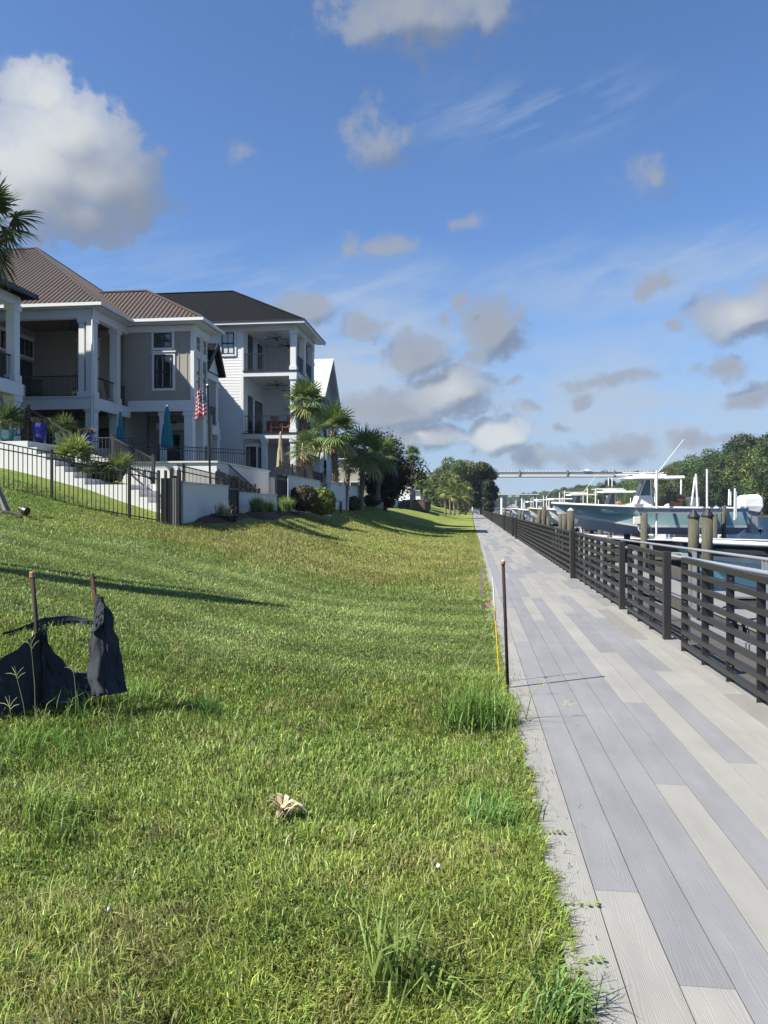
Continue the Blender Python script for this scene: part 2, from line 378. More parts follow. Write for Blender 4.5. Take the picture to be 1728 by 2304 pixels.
def vnoise(x, y, s, seed=0):                     # cheap smooth value noise, vectorised
    x = np.asarray(x)*s+seed*17.3; y = np.asarray(y)*s+seed*9.1
    xi = np.floor(x).astype(np.int64); yi = np.floor(y).astype(np.int64); fx = x-xi; fy = y-yi
    fx = fx*fx*(3-2*fx); fy = fy*fy*(3-2*fy)
    def h(a, b):
        q = (a*374761393 + b*668265263 + seed*1442695) & 0xffffffff; q = ((q ^ (q >> 13))*1274126177) & 0xffffffff
        return ((q ^ (q >> 16)) & 0xffff)/65535.
    return (h(xi,yi)*(1-fx)+h(xi+1,yi)*fx)*(1-fy)+(h(xi,yi+1)*(1-fx)+h(xi+1,yi+1)*fx)*fy
def fnoise(x, y, s, seed=0):
    return .55*vnoise(x,y,s,seed)+.28*vnoise(x,y,s*2.1,seed+1)+.17*vnoise(x,y,s*4.3,seed+2)
def mow_edge(x): return 7.2+.25*np.sin(x*1.3)    # unmown strip in front of this line
def ochre(x, y):                                 # dry tan grass beyond the freshly mown band
    e = 17.2 - .42*np.clip(-x-1, 0, 9)*0 + .25*(-x) 
    near = 13.5 + .05*(-x) + 1.2*(vnoise(x,y,.3,5)-.5)
    a = smooth(near, near+2.2, y)*(1-smooth(34, 46, y))
    return np.clip(a*(.35+1.1*fnoise(x,y,.35,11))*smooth(-9.5,-6.5,x)+0*e, 0, 1)
def grass_tint(x, y):
    x = np.asarray(x, float); y = np.asarray(y, float)
    n1 = fnoise(x, y, .8, 1)[..., None]; n2 = fnoise(x, y, 2.7, 4)[..., None]
    deep = np.array([.150,.240,.046]); yel = np.array([.245,.295,.066]); mown = np.array([.205,.280,.078]); dry = np.array([.262,.238,.078]); far = np.array([.185,.220,.052]); brown = np.array([.17,.145,.065])
    c = deep+(yel-deep)*np.clip((n1-.25)*1.5, 0, 1)
    c = c+(brown-c)*np.clip((n2-.60)*2.4, 0, .65)
    mw = (smooth(-.35, .35, y-mow_edge(x))*(1-smooth(13., 14.6, y+.06*x)))[..., None]
    c = c+(mown*(.85+.3*n1)-c)*mw
    stripe = (.5+.5*np.sign(np.sin((y*.95+x*.12)*2*np.pi/1.15)))[..., None]
    c = c*(1+mw*(.30*stripe-.15))
    o = ochre(x, y)[..., None]; c = c+(dry-c)*o*.62
    f = smooth(34, 50, y)[..., None]; c = c+(far-c)*f
    return c*.98
xs = np.concatenate([np.linspace(-70,-20,14), np.linspace(-19,-8,34), np.linspace(-7.8,.3,60), [.36]])
ys = np.concatenate([np.linspace(-6,16,90), np.linspace(16.4,50,80), np.linspace(51,260,90)])
GX, GY = np.meshgrid(xs, ys); GZ = lawn_z(GX, GY)+.02*(fnoise(GX,GY,1.7,3)-.5)
GZ[:, -1] -= .25
me = bpy.data.meshes.new('lawn'); nx, ny = len(xs), len(ys)
V = np.stack([GX.ravel(), GY.ravel(), GZ.ravel()], 1)
i = np.arange(ny-1)[:, None]*nx+np.arange(nx-1)[None, :]; Fq = np.stack([i, i+1, i+1+nx, i+nx], -1).reshape(-1, 4)
me.from_pydata(V.tolist(), [], Fq.tolist()); me.polygons.foreach_set('use_smooth', [True]*len(me.polygons))
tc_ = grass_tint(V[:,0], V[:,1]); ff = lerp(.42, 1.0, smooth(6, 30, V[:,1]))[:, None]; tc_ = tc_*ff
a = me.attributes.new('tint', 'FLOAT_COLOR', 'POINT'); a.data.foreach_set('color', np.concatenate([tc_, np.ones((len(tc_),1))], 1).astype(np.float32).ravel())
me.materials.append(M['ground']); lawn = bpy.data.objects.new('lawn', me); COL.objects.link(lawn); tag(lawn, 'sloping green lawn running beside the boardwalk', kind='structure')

def blades(name, x, y, z, length, width, lean, az, col, curl=.35, parent=None, m='blade'):
    n = len(x); dx = np.cos(az); dy = np.sin(az)
    fa = rng.uniform(0, 2*np.pi, n); wx = np.cos(fa)*width/2; wy = np.sin(fa)*width/2
    P = np.zeros((n, 5, 3))
    h1 = .5; l1 = lean*.35; l2 = lean
    P[:,0] = np.stack([x-wx, y-wy, z-.01], 1); P[:,1] = np.stack([x+wx, y+wy, z-.01], 1)
    mx = x+dx*length*l1; my = y+dy*length*l1; mz = z+length*h1*np.sqrt(np.clip(1-l1*l1, .1, 1))
    P[:,2] = np.stack([mx-wx*.85, my-wy*.85, mz], 1); P[:,3] = np.stack([mx+wx*.85, my+wy*.85, mz], 1)
    tz = z+length*np.sqrt(np.clip(1-l2*l2*.9, .04, 1))*(1-curl*l2)
    P[:,4] = np.stack([x+dx*length*l2, y+dy*length*l2, tz], 1)
    me = bpy.data.meshes.new(name); me.vertices.add(n*5); me.vertices.foreach_set('co', P.astype(np.float32).ravel())
    b = np.arange(n)*5
    loops = np.stack([b, b+1, b+3, b+2, b+2, b+3, b+4], 1).ravel()
    me.loops.add(n*7); me.loops.foreach_set('vertex_index', loops.astype(np.int32))
    me.polygons.add(n*2); ls = np.stack([np.arange(n)*7, np.arange(n)*7+4], 1).ravel()
    me.polygons.foreach_set('loop_start', ls.astype(np.int32))
    me.update(calc_edges=True); me.validate()
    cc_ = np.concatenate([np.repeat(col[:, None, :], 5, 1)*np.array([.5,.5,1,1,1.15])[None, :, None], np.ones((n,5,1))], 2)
    a = me.attributes.new('tint', 'FLOAT_COLOR', 'POINT'); a.data.foreach_set('color', cc_.astype(np.float32).ravel())
    me.materials.append(M[m]); o = bpy.data.objects.new(name, me); COL.objects.link(o)
    if parent: o.parent = parent
    return o
def scatter(n, ymin, ymax, p):                  # density falls with distance, inside a wide wedge round the view
    u = rng.random(n)
    if p == 1: d = ymin*(ymax/ymin)**u
    else: d = (ymin**(1-p)+u*(ymax**(1-p)-ymin**(1-p)))**(1/(1-p))
    x = rng.uniform(-.95, .30, n)*d
    x = np.where(x > .38, rng.uniform(-.2, .38, n), x)
    return x, d
GRASS_N = 900000
x, y = scatter(int(GRASS_N), 1.25, 55, 1.25)
edge = .345+.11*(vnoise(y*0, y, 1.6, 8)-.45)+.08*(vnoise(y*0,y,6,9)-.5)
keep = (x < edge) & ~((x < -7.5) & (y > 18.6)) & (x > -14) & ~((x < -6.8) & (y > 20) & (y < 31.5))
x = x[keep]; y = y[keep]; n = len(x); z = lawn_z(x, y)
d = np.hypot(x, y)
tall = 1-smooth(-.3, .4, y-mow_edge(x))
patch = fnoise(x, y, 1.1, 21)
finec = fnoise(x, y, 5.5, 77)
thin = (rng.random(n) < np.clip((.40-finec)*5, 0, .85)*(1-smooth(6.5, 9, y)))
L = np.where(tall > .5, rng.gamma(5, .0125, n)*(.25+.8*patch+.9*np.clip(finec-.45, 0, 1)), rng.uniform(.025, .055, n))
L = np.where(y > 13.2, rng.uniform(.03, .09, n)*(1+.5*ochre(x, y)), L)
wd = np.clip(.0030+.00050*d, .003, .03)*rng.uniform(.7, 1.5, n)
L = np.maximum(L, wd*2.0)
azm = rng.uniform(0, 2*np.pi, n); flow = 2*np.pi*vnoise(x, y, .8, 31); sel = rng.random(n) < .45; azm = np.where(sel, flow+rng.normal(0,.5,n), azm)
near_edge = (x > edge[keep]-.10); azm = np.where(near_edge & (rng.random(n) < .7), rng.normal(0, .7, n), azm)
L = np.where(thin, L*.35, L)
col = grass_tint(x, y)*(.72+.56*finec*1.0)[:, None]*(np.exp(rng.normal(0, 1, n)*(.34-.21*smooth(6, 14, d)))[:, None])
dead = rng.random(n) < .05+.10*smooth(.55,.75,fnoise(x,y,2.7,4)); col = np.where(dead[:, None], np.array([.42,.36,.17])*rng.uniform(.6,1.1,n)[:, None], col)
col = col*np.stack([rng.normal(1,.08,n), np.ones(n), rng.normal(1,.12,n)], 1)
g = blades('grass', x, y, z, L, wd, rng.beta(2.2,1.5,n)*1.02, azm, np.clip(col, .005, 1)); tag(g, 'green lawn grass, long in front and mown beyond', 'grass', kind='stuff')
# scattered taller sprigs in the unmown strip
m_ = 420; cx = rng.uniform(-4.2, .3, m_); cy = rng.uniform(1.6, 7.3, m_); kk = rng.integers(3, 12, m_); x = np.repeat(cx, kk); y = np.repeat(cy, kk); n = len(x); x = x+rng.normal(0,.02,n); y = y+rng.normal(0,.02,n)
cl = np.repeat(rng.uniform(.08,.24,m_), kk); ct = np.repeat(np.where(rng.random(m_)[:,None] < .3, np.array([.30,.30,.13]), np.where(rng.random(m_)[:,None] < .5, np.array([.20,.30,.08]), np.array([.12,.20,.045]))), kk, 0)
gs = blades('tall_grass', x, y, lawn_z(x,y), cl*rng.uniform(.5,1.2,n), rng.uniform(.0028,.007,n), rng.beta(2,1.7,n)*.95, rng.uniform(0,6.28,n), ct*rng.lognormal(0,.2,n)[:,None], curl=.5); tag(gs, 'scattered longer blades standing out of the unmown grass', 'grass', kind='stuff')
# clover and broad weeds low in the near grass
x, y = scatter(60000, 1.3, 7.5, 1.2); kp = (x < .33) & (fnoise(x,y,1.6,41) > .5); x = x[kp]; y = y[kp]; n = len(x)
gc = blades('clover', x, y, lawn_z(x,y), rng.uniform(.02,.05,n), rng.uniform(.008,.016,n), rng.uniform(.4,.95,n), rng.uniform(0,6.28,n), np.array([.15,.25,.05])*rng.lognormal(0,.2,n)[:,None]); tag(gc, 'low broad leaved weeds mixed into the near grass', 'weeds', kind='stuff')
def tuft(px, py, n, ln, label, spread=.10, lean=.75, col=(.11,.20,.05), w=.007, z=None, t=None, bias=None):
    zz = z
    # find ground point under the pixel
    tt = 1.2
    while tt < 60:
        p = at(px, py, tt)
        if p.z <= lawn_z(p.x, p.y): break
        tt += .02
    x = p.x+rng.normal(0, spread, n); y = p.y+rng.normal(0, spread, n)
    a = rng.uniform(0, 6.28, n)
    if bias is not None: a = np.where(rng.random(n) < .5, rng.normal(bias, .6, n), a)
    L = rng.uniform(.5, 1.1, n)*ln
    c = np.array(col)*rng.lognormal(0, .22, n)[:, None]
    root = thing('grass_tuft', label, 'weed', (p.x, p.y, p.z))
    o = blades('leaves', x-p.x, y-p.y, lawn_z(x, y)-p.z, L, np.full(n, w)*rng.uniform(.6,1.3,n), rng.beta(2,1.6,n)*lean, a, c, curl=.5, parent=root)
    return p
tuft(1062, 1640, 420, .46, 'large dark green grass clump spilling over the deck edge by the tall brown stake', .13, .95, (.11,.20,.035), .008)
tuft(95, 1850, 160, .36, 'long leaning grass clump at the left edge of the picture', .07, .9, (.19,.28,.06), .006, bias=.2)
tuft(130, 1900, 140, .30, 'low grass clump just right of the leaning clump at the left edge', .08, .95, (.17,.25,.055), .006)
tuft(870, 2230, 60, .42, 'tall wide bladed weed in the foreground near the bottom edge', .05, .7, (.20,.28,.075), .010)
tuft(940, 2260, 40, .30, 'broad leaf weed low beside the tall foreground weed', .05, .95, (.19,.27,.065), .012)
tuft(1250, 2290, 90, .22, 'weeds leaning onto the pale edge board at the bottom', .06, .95, (.13,.23,.06), .009, bias=0.)
tuft(470, 1610, 60, .26, 'thin dark weed sprig standing in the middle of the lawn, left one', .05, .7, (.10,.19,.04), .006)
tuft(780, 1600, 50, .24, 'thin dark weed sprig standing in the middle of the lawn, right one', .05, .7, (.10,.19,.04), .006)
tuft(830, 1830, 110, .22, 'pale green grass clump in front of the middle sprigs', .07, .8, (.21,.30,.07), .006)
tuft(1100, 1850, 160, .2, 'bright green clump beside the boardwalk, nearer than the stake', .10, .9, (.13,.25,.06), .007, bias=0.)
tuft(200, 1590, 190, .30, 'bright grass growing inside the fallen silt fence', .16, .7, (.19,.31,.06), .006)
tuft(300, 1570, 190, .20, 'bright grass at the right foot of the silt fence', .12, .9, (.18,.30,.06), .006)
tuft(190, 1690, 260, .20, 'grass fringe in front of the silt fence', .22, .8, (.16,.28,.055), .006)
tuft(40, 1700, 160, .26, 'grass fringe below the left silt fence panel', .14, .8, (.16,.27,.055), .006)

# seed-head weeds in front of the silt fence, and small flower heads
def ground_hit(px, py):
    t = 1.2
    while t < 400:
        p = at(px, py, t)
        if p.z <= float(lawn_z(p.x, p.y)): return p, t
        t *= 1.004
    return p, t
def seedweed(px, py, top, label):
    p, t = ground_hit(px, py); q = at(px+top[0], py+top[1], t); root = thing('seed_weed', label, 'weed', p)
    mb = MB(); mid = (p+q)/2+Vector((.01,0,0)); mb.tube([p, mid, q], [.0022,.0018,.0012], 5)
    mb.build('stem', M['stem'], root)
    mb = MB()
    for k in range(5):
        a = R(-70+35*k+random.uniform(-8,8)); e = q+Vector((math.sin(a)*.07, random.uniform(-.02,.02), math.cos(a)*.07)); s0 = q.lerp(p, .05*k % .14)
        mb.tube([s0, s0.lerp(e, .5)+Vector((0,0,.008)), e], [.0015,.0022,.001], 5)
    mb.build('seed_head', M['stem'], root)
M['stem'] = mat('seed_stem', (.34,.36,.16), .8, var=.2)
for px, py, dx, dy, lb in [(80,1640,-10,-190,'tall weed with forked seed head before the brown capped stake'),(62,1650,-25,-130,'bent weed with seed head below the left silt panel'),(170,1620,-4,-110,'weed stem with upright seed head in front of the silt fence gap'),
        (250,1580,-5,-85,'weed with open seed head in front of the pointed silt cloth'),(30,1700,-8,-110,'branching seed weed at the left edge in front of the silt fence'),(225,1590,8,-70,'short seed weed against the pointed silt cloth'),(1150,1570,70,-28,'thin seed stalk arching over the deck boards near the stake'),(1160,1620,120,-30,'long seed stalk lying out over the deck boards')]:
    seedweed(px, py, (dx, dy), lb)
for px, py, lb in [(243,2052,'white clover head at lower left'),(987,1950,'white clover head nearest the boardwalk')]:
    p, t = ground_hit(px, py+26); root = thing('clover_flower', lb, 'flower', p)
    MB().tube([p, p+Vector((0,0,.05))], .0012, 5).build('stem', M['stem'], root)
    mb = MB(); mb.lathe([(.0,.045),(.008,.048),(.011,.055),(.008,.063),(0,.066)], p, 10); mb.build('head', M['petalw'] if 'petalw' in M else M.setdefault('petalw', mat('clover_white', (.7,.66,.58), .8)), root, smooth=True)
# dry curled palm boot lying in the grass
p, t = ground_hit(640, 1850); root = thing('dry_palm_leaf', 'curled tan dried palm leaf lying in the foreground grass', 'leaf', p)
mb = MB()
for k in range(16):
    a = R(random.uniform(-10, 200)); ln = random.uniform(.05,.13); h = random.uniform(.05,.11); w_ = random.uniform(.008,.016)
    c = p+Vector((random.uniform(-.05,.05), random.uniform(-.03,.03), .03)); pts = []
    for j in range(6):
        s = j/5; pts.append(c+Vector((math.cos(a)*ln*s, math.sin(a)*ln*s*.6, h*math.sin(s*2.6)+.005)))
    for j in range(5):
        ww = w_*(1-.6*abs(j/4-.4)); dxy = Vector((-math.sin(a), math.cos(a), .3)).normalized()*ww
        mb.add([pts[j]-dxy, pts[j]+dxy, pts[j+1]+dxy, pts[j+1]-dxy, pts[j]-dxy-Vector((0,0,.002)), pts[j]+dxy-Vector((0,0,.002)), pts[j+1]+dxy-Vector((0,0,.002)), pts[j+1]-dxy-Vector((0,0,.002))], [(0,1,2,3),(7,6,5,4),(0,3,7,4),(1,5,6,2)])
mb.build('leaf_blades', M['dryleaf'], root)

# creeping runners with round leaves reaching over the first board
def runner(label, px, py, length, nleaf, ang, tint):
    t = F_PX*EYE/(py-HY); p = at(px, py, t); p.z = .004; root = thing('creeping_vine', label, 'plant', p); q = p+Vector((math.cos(ang), math.sin(ang), 0))*length+Vector((0,0,.004))
    MB().tube([p, p.lerp(q,.5)+Vector((0,0,.008)), q], [.0016,.0014,.0008], 5).build('runner', M['stem'], root)
    mb = MB()
    for i in range(nleaf):
        for s in (-1, 1):
            c = p.lerp(q, (i+.6)/nleaf)+Vector((0,0,.003)); d = Vector((math.cos(ang+s*1.1), math.sin(ang+s*1.1), .22)).normalized(); e = d.cross(Vector((0,0,1))).normalized(); l = .020*random.uniform(.7,1.2)
            pts = [c, c+d*l*.35+e*l*.38, c+d*l*.8+e*l*.34, c+d*l, c+d*l*.8-e*l*.34, c+d*l*.35-e*l*.38]; mb.add(pts, [(0,1,2,3,4,5)])
    n = len(mb.v); mb.build('leaves', M['leaf'], root, tint=[(*tint,1)]*n, fix=False)
runner('creeping vine with round leaves reaching over the first deck board', 1236, 2036, .20, 6, .05, (.22,.30,.06))
runner('small dark runner on the deck edge above the creeping vine', 1215, 1877, .12, 5, .1, (.10,.14,.05))
runner('leafy runner on the deck edge at the bottom of the picture', 1300, 2170, .10, 4, .3, (.16,.24,.06))

n = 700; y = 1.6+11*rng.random(n)**1.3; x = .36+np.abs(rng.normal(0,.07,n))+np.where(rng.random(n) < .04, rng.uniform(0,1.2,n), 0)
cl_ = np.where(rng.random(n)[:,None] < .5, np.array([.16,.11,.05]), np.array([.13,.17,.05]))*rng.uniform(.5,1.4,n)[:,None]
gl = blades('grass_litter', x, y, np.full(n,.012), rng.uniform(.008,.035,n), rng.uniform(.0015,.004,n), np.full(n,.99), rng.uniform(0,6.28,n), cl_, curl=.95); tag(gl, 'dry clippings and bits scattered on the first deck boards', 'litter', kind='stuff')
# ------------------------------------------------------------------ water, river bank, deck
o = MB().add([(2.62,-300,-1.25),(2500,-300,-1.25),(2500,4500,-1.25),(2.62,4500,-1.25)], [(0,1,2,3)]).build('river', M['water'], fix=False); tag(o, kind='structure')
o = MB().add([(-2500,255,-.2),(2.6,255,-.2),(2.6,4500,-.2),(-2500,4500,-.2)], [(0,1,2,3)]).build('far_ground', mat('far_ground_green', (.05,.08,.02), 1)); tag(o, kind='structure')
o = MB().add([(-2500,-300,2.6),(-69.9,-300,4.1),(-69.9,262,4.1),(-2500,262,2.6)], [(0,1,2,3)]).build('back_ground', mat('back_ground_green', (.07,.10,.03), 1)); tag(o, kind='structure')
# right bank: a low grassy strip on the other side of the river
mb = MB(); pts = [(88,60),(88,300),(84,520),(74,760),(50,1000),(-60,1250)]
for (xa, ya), (xb, yb) in zip(pts, pts[1:]):
    mb.add([(xa,ya,-1.3),(xb,yb,-1.3),(xb+7,yb,.5),(xa+7,ya,.5)], [(0,1,2,3)]); mb.add([(xa+7,ya,.5),(xb+7,yb,.5),(xb+900,yb,3),(xa+900,ya,3)], [(0,1,2,3)])
mb.add([(-60,1250,-1.3),(-1200,1250,-1.3),(-1200,2400,3),(1000,2400,3)], [(0,1,2,3)])
tag(mb.build('far_bank', mat('bank_green', (.02,.032,.010), 1, var=.3, vscale=.3)), kind='structure')
mb = MB(); mb.box(2.50,2.62,-20,255,-3,-.035); mb.box(2.44,2.66,-20,255,-.30,-.06)
tag(mb.build('seawall', mat('seawall_concrete', (.28,.27,.25), .9, var=.15)), 'pale concrete seawall under the river side of the boardwalk', 'seawall')

PITCH = .187; X0 = .343; LIGHT = (.244,.239,.220); BLUE = (.190,.192,.197); GREYB = (.200,.194,.180)
def yj(py, px):                                   # distance of a board joint
    t = F_PX*EYE/(py-HY); return ray(px, py)[1]*t
near = {0:[('L',)], 1:[('L',yj(2005,1385)),('B',yj(1443,1170)),('L',yj(1368,1148)),('B',yj(1262,1115))], 2:[('L',yj(2221,1590)),('B',yj(1300,1180))],
        3:[('B',yj(1397,1210)),('L',yj(1343,1180)),('B',yj(1258,1150))], 4:[('L',yj(1765,1510)),('B',yj(1346,1205)),('L',yj(1300,1170))],
        5:[('B',yj(1581,1425)),('L',yj(1332,1240))], 6:[('L',yj(1468,1366)),('B',yj(1381,1283)),('L',yj(1290,1200))], 7:[('L',yj(1717,1672)),('B',yj(1340,1270)),('L',yj(1306,1225))],
        8:[('L',yj(1510,1493)),('B',yj(1390,1370)),('L',yj(1330,1290))], 9:[('L',yj(1440,1480)),('G',yj(1370,1370))], 10:[('G',yj(1560,1600)),('L',yj(1400,1420))], 11:[('G',)]}
COLS = {'L':LIGHT, 'B':BLUE, 'G':GREYB}
mb = MB(); tint = []; shift = []
NB = 12
for bi in range(NB):
    xa = X0+PITCH*bi; xb = xa+PITCH-.005
    segs = []; y0 = -4.; lst = near[bi]
    if len(lst[0]) == 1:
        kk = lst[0][0]
        yy = -4.
        while yy < 172: ln = 4.88; segs.append((yy, min(yy+ln, 172), kk if bi in (0,11) else kk)); yy += ln
    else:
        for kk, y1 in lst: segs.append((y0, y1, kk)); y0 = y1
        last = lst[-1][0]
        while y0 < 172:
            ln = random.choice([1.8,2.44,3.0,3.66,4.3]); kk = random.choice('LLBB' if bi < 9 else 'LLGB'); segs.append((y0, min(y0+ln, 172), kk)); y0 += ln
    for ya, yb, kk in segs:
        n0 = len(mb.v); mb.box(xa, xb, ya+.0015, yb-.0015, -.03, random.uniform(-.0006,.0006))
        c = np.array(COLS[kk])*random.uniform(.955,1.045); s_ = (random.random(), random.random(), 0, 1)
        tint += [(*c, 1)]*8; shift += [s_]*8
n0 = len(mb.v); mb.box(X0+.01, X0+PITCH*NB-.02, -4, 172, -.12, -.034); tint += [(.04,.04,.04,1)]*8; shift += [(0,0,0,1)]*8
o = mb.build('boardwalk', M['deck'], tint=tint, fix=False)
at_ = o.data.attributes.new('shift', 'FLOAT_COLOR', 'POINT'); at_.data.foreach_set('color', np.array(shift, np.float32).ravel())
tag(o, 'boardwalk of long pale and blue grey boards', kind='structure')

# ------------------------------------------------------------------ river railing
RX = 2.395
RL = {'a':'dark slatted railing section nearest the camera at the right edge','b':'short dark railing section second from the camera, between two gaps','c':'dark slatted railing section behind the second gap, before the wooden piling','d':'long dark railing run beyond the piling','e':'dark railing run far along the boardwalk','f':'very distant dark railing run, far third','g':'farthest dark railing run by the trees'}
def rail_section(label, ya, yb, posts, bay):
    root = thing('railing_section', label, 'railing', (RX, ya, 0))
    for k in range(8):
        zt = 1.08-.138*k; h = .058 if k == 0 else .052
        mb = MB(); mb.box(RX, RX+(.062 if k == 0 else .05), ya, yb, zt-h, zt)
        mb.build('top_rail' if k == 0 else 'slat', M['bronze'], root, bevel=.003)
    n = max(1, round((yb-ya)/bay)); st = (yb-ya)/n; idx = list(range(n+1))
    for i in idx:
        yy = ya+i*st
        mb = MB(); mb.box(RX+.004, RX+.078, yy-.006, yy+.006, 0, 1.075); mb.build('baluster', M['bronze'], root)
        if i % 2 == 1 and yy < 18:
            for zc in (.98, .567, .153):
                mb = MB(); mb.lathe([(0,0),(.008,0),(.008,.006),(0,.008)], (0,0,0), 8); mb.v = [(RX+.045+v[0], yy-.006-v[2], zc+v[1]) for v in mb.v]; mb.build('bolt', M['bolt'], root)
    for yy in posts:
        fx = .092 if yy > 15 else 0; mb = MB(); mb.box(RX-.004-fx, RX+.086-fx, yy-.045, yy+.045, 0, 1.10+fx*.3); mb.build('post', M['bronze'], root, bevel=.004)
rail_section(RL['a'], 3.6, 8.92, [], .76)
rail_section(RL['b'], 9.76, 11.9, [9.71], .72)
rail_section(RL['c'], 12.55, 17.75, [12.5,17.8], .74)
rail_section(RL['d'], 17.85, 39.9, [40.0], .76)
rail_section(RL['e'], 40.1, 54, [43.2,54.1], .78)
rail_section(RL['f'], 55.2, 88, [88], 1.6)
rail_section(RL['g'], 89, 170, [170], 3.0)

# ------------------------------------------------------------------ stakes and string by the deck edge
p0 = at(1143, 1546, 6.84); p0.z = 0
root = thing('tall_stake', 'tall dark brown stake with orange cap standing at the boardwalk edge', 'stake', p0)
p1 = at(1132, 1268, 6.84); MB().tube([p0-Vector((0,0,.05)), p0.lerp(p1,.5), p1], .0155, 10).build('shaft', M['brownstake'], root, smooth=True)
MB().tube([p1-Vector((0,0,.012)), p1+Vector((0,0,.02)), p1+Vector((0,0,.028))], [.021,.021,.016], 12).build('cap', M['copper'], root, smooth=True)
MB().tube([p1+Vector((0,0,.0285)), p1+Vector((0,0,.034))], [.018,.012], 12).build('cap_top', M['gel'], root)
p = at(1084, 1345, 13.6); p.z = -.02
root = thing('grey_stake', 'short weathered grey stake in the grass beyond the tall brown stake', 'stake', p)
MB().bar(p, p+Vector((-.01,0,.58)), .045, .02).build('shaft', M['greywood'], root)
p0 = at(1124, 1536, 7.05); p0.z = 0; p1 = at(1109, 1300, 7.05)
root = thing('marker_rod', 'thin yellow marker rod with pink tape beside the boardwalk', 'rod', p0)
MB().tube([p0, p1], .006, 6).build('rod', M['yellow'], root)
MB().tube([p0.lerp(p1,.72)+Vector((-.001,0,0)), p1+Vector((0,0,.004))], .0066, 6).build('white_end', M['pvc'], root)
q = at(1108, 1352, 7.05); mb = MB(); pts = [q, at(1100,1361,7.02), at(1090,1363,7.0), at(1084,1368,6.95)]
for k in range(3):
    a_, b_ = pts[k], pts[k+1]; w1 = Vector((0,.004,.010+.006*k)); w2 = Vector((0,.004,.012+.007*k)); e = Vector((0,.002,0))
    mb.add([a_-w1, b_-w2, b_+w2, a_+w1, a_-w1+e, b_-w2+e, b_+w2+e, a_+w1+e], [(0,1,2,3),(7,6,5,4),(0,4,5,1),(3,2,6,7)])
mb.build('pink_tape', M['pink'], root)
root = MB().tube([at(1106,1375,7.0), at(1080,1440,7.25), at(1049,1500,7.75)], .0022, 5).build('guy_string', M['rope']); tag(root, 'pale string running from the yellow rod down to the grass', 'string')

# ------------------------------------------------------------------ silt fence
root = thing('silt_fence', 'torn black silt fence sagging between two stakes', 'silt fence', at(100, 1500, 5.6))
def cloth(name, rows, sub=10, wr=.012, seed=0, th=.003):   # rows: lists of (px,py,t); lofted between
    rows = [[at(*p) for p in r] for r in rows]; n = 22; R2 = []
    for r in rows:
        L = []
        for i in range(n):
            s = i/(n-1)*(len(r)-1); k = min(int(s), len(r)-2); L.append(r[k].lerp(r[k+1], s-k))
        R2.append(L)
    G = []; m_ = len(rows)
    for j in range((m_-1)*sub+1):
        s = j/sub; k = min(int(s), m_-2); f = s-k
        G.append([R2[k][i].lerp(R2[k+1][i], f) for i in range(n)])
    mb = MB()
    for j, L in enumerate(G):
        for i, p in enumerate(L):
            u = i/(n-1); v = j/(len(G)-1)
            dn = math.sin(u*23+seed+v*5)*wr*.6+math.sin(u*41+seed*2-v*9)*wr*.4+mn.noise(Vector((u*6, v*6, seed)))*wr*2.2
            mb.v.append((p.x+dn*.3, p.y+dn, p.z+dn*.2))
    for j in range(len(G)-1):
        for i in range(n-1): mb.f.append((j*n+i, j*n+i+1, (j+1)*n+i+1, (j+1)*n+i))
    o = mb.build(name, M['fabric'], root, smooth=True); s = o.modifiers.new('thick', 'SOLIDIFY'); s.thickness = th
    return o
cloth('left_cloth', [[(-160,1530,5.0),(-60,1510,5.15),(0,1482,5.25),(40,1460,5.35),(75,1430,5.5),(95,1408,5.6)],[(-160,1600,5.0),(0,1560,5.2),(60,1520,5.4),(100,1480,5.6)],[(-160,1700,4.9),(0,1665,5.1),(50,1630,5.35),(102,1590,5.6)]], seed=1, wr=.02)
cloth('hanging_cloth', [[(95,1412,5.6),(103,1430,5.62),(120,1465,5.65),(150,1500,5.7),(178,1515,5.75),(200,1508,5.8)],[(96,1450,5.58),(104,1500,5.6),(125,1530,5.6),(160,1545,5.6),(190,1555,5.65),(212,1556,5.7)],[(96,1590,5.5),(110,1592,5.5),(140,1590,5.5),(170,1582,5.55),(200,1572,5.6),(222,1562,5.65)]], seed=3)
cloth('pointed_cloth', [[(218,1338,5.72),(222,1340,5.72),(226,1343,5.72),(231,1350,5.72)],[(208,1400,5.7),(222,1390,5.66),(240,1385,5.7),(252,1400,5.75)],[(198,1450,5.65),(222,1440,5.6),(246,1430,5.66),(268,1440,5.75)],[(200,1520,5.6),(225,1520,5.52),(250,1515,5.6),(276,1508,5.7)],[(205,1566,5.55),(230,1566,5.5),(255,1562,5.55),(286,1556,5.62)]], seed=5, wr=.016)
cloth('folded_flap', [[(222,1342,5.7),(226,1348,5.68),(231,1358,5.66)],[(214,1390,5.66),(222,1385,5.6),(234,1375,5.6)],[(204,1425,5.62),(216,1420,5.56),(234,1400,5.56)]], seed=9, wr=.01)
_gh = [ground_hit(px, py)[0] for px, py in ((20,1432),(60,1421),(100,1409),(150,1403),(190,1403),(212,1405))]
def _pp(v, dx, dz): 
    q = v+Vector((dx,0,dz)); r_ = q-Vector((0,0,EYE)); d_ = -SA*r_.x+CA*r_.y; return (CX+F_PX*(CA*r_.x+SA*r_.y)/d_, HY-F_PX*r_.z/d_, d_)
cloth('fallen_cloth', [[_pp(v,0,.01+.08*math.sin((i+.6)/6*3.1)) for i, v in enumerate(_gh)],[_pp(v+Vector((0,-.10,0)),0,.05) for v in _gh],[_pp(v+Vector((0,-.16,0)),0,-.03) for v in _gh]], seed=12, wr=.012)
a0 = at(98, 1600, 5.62); a1 = at(73, 1296, 5.62)
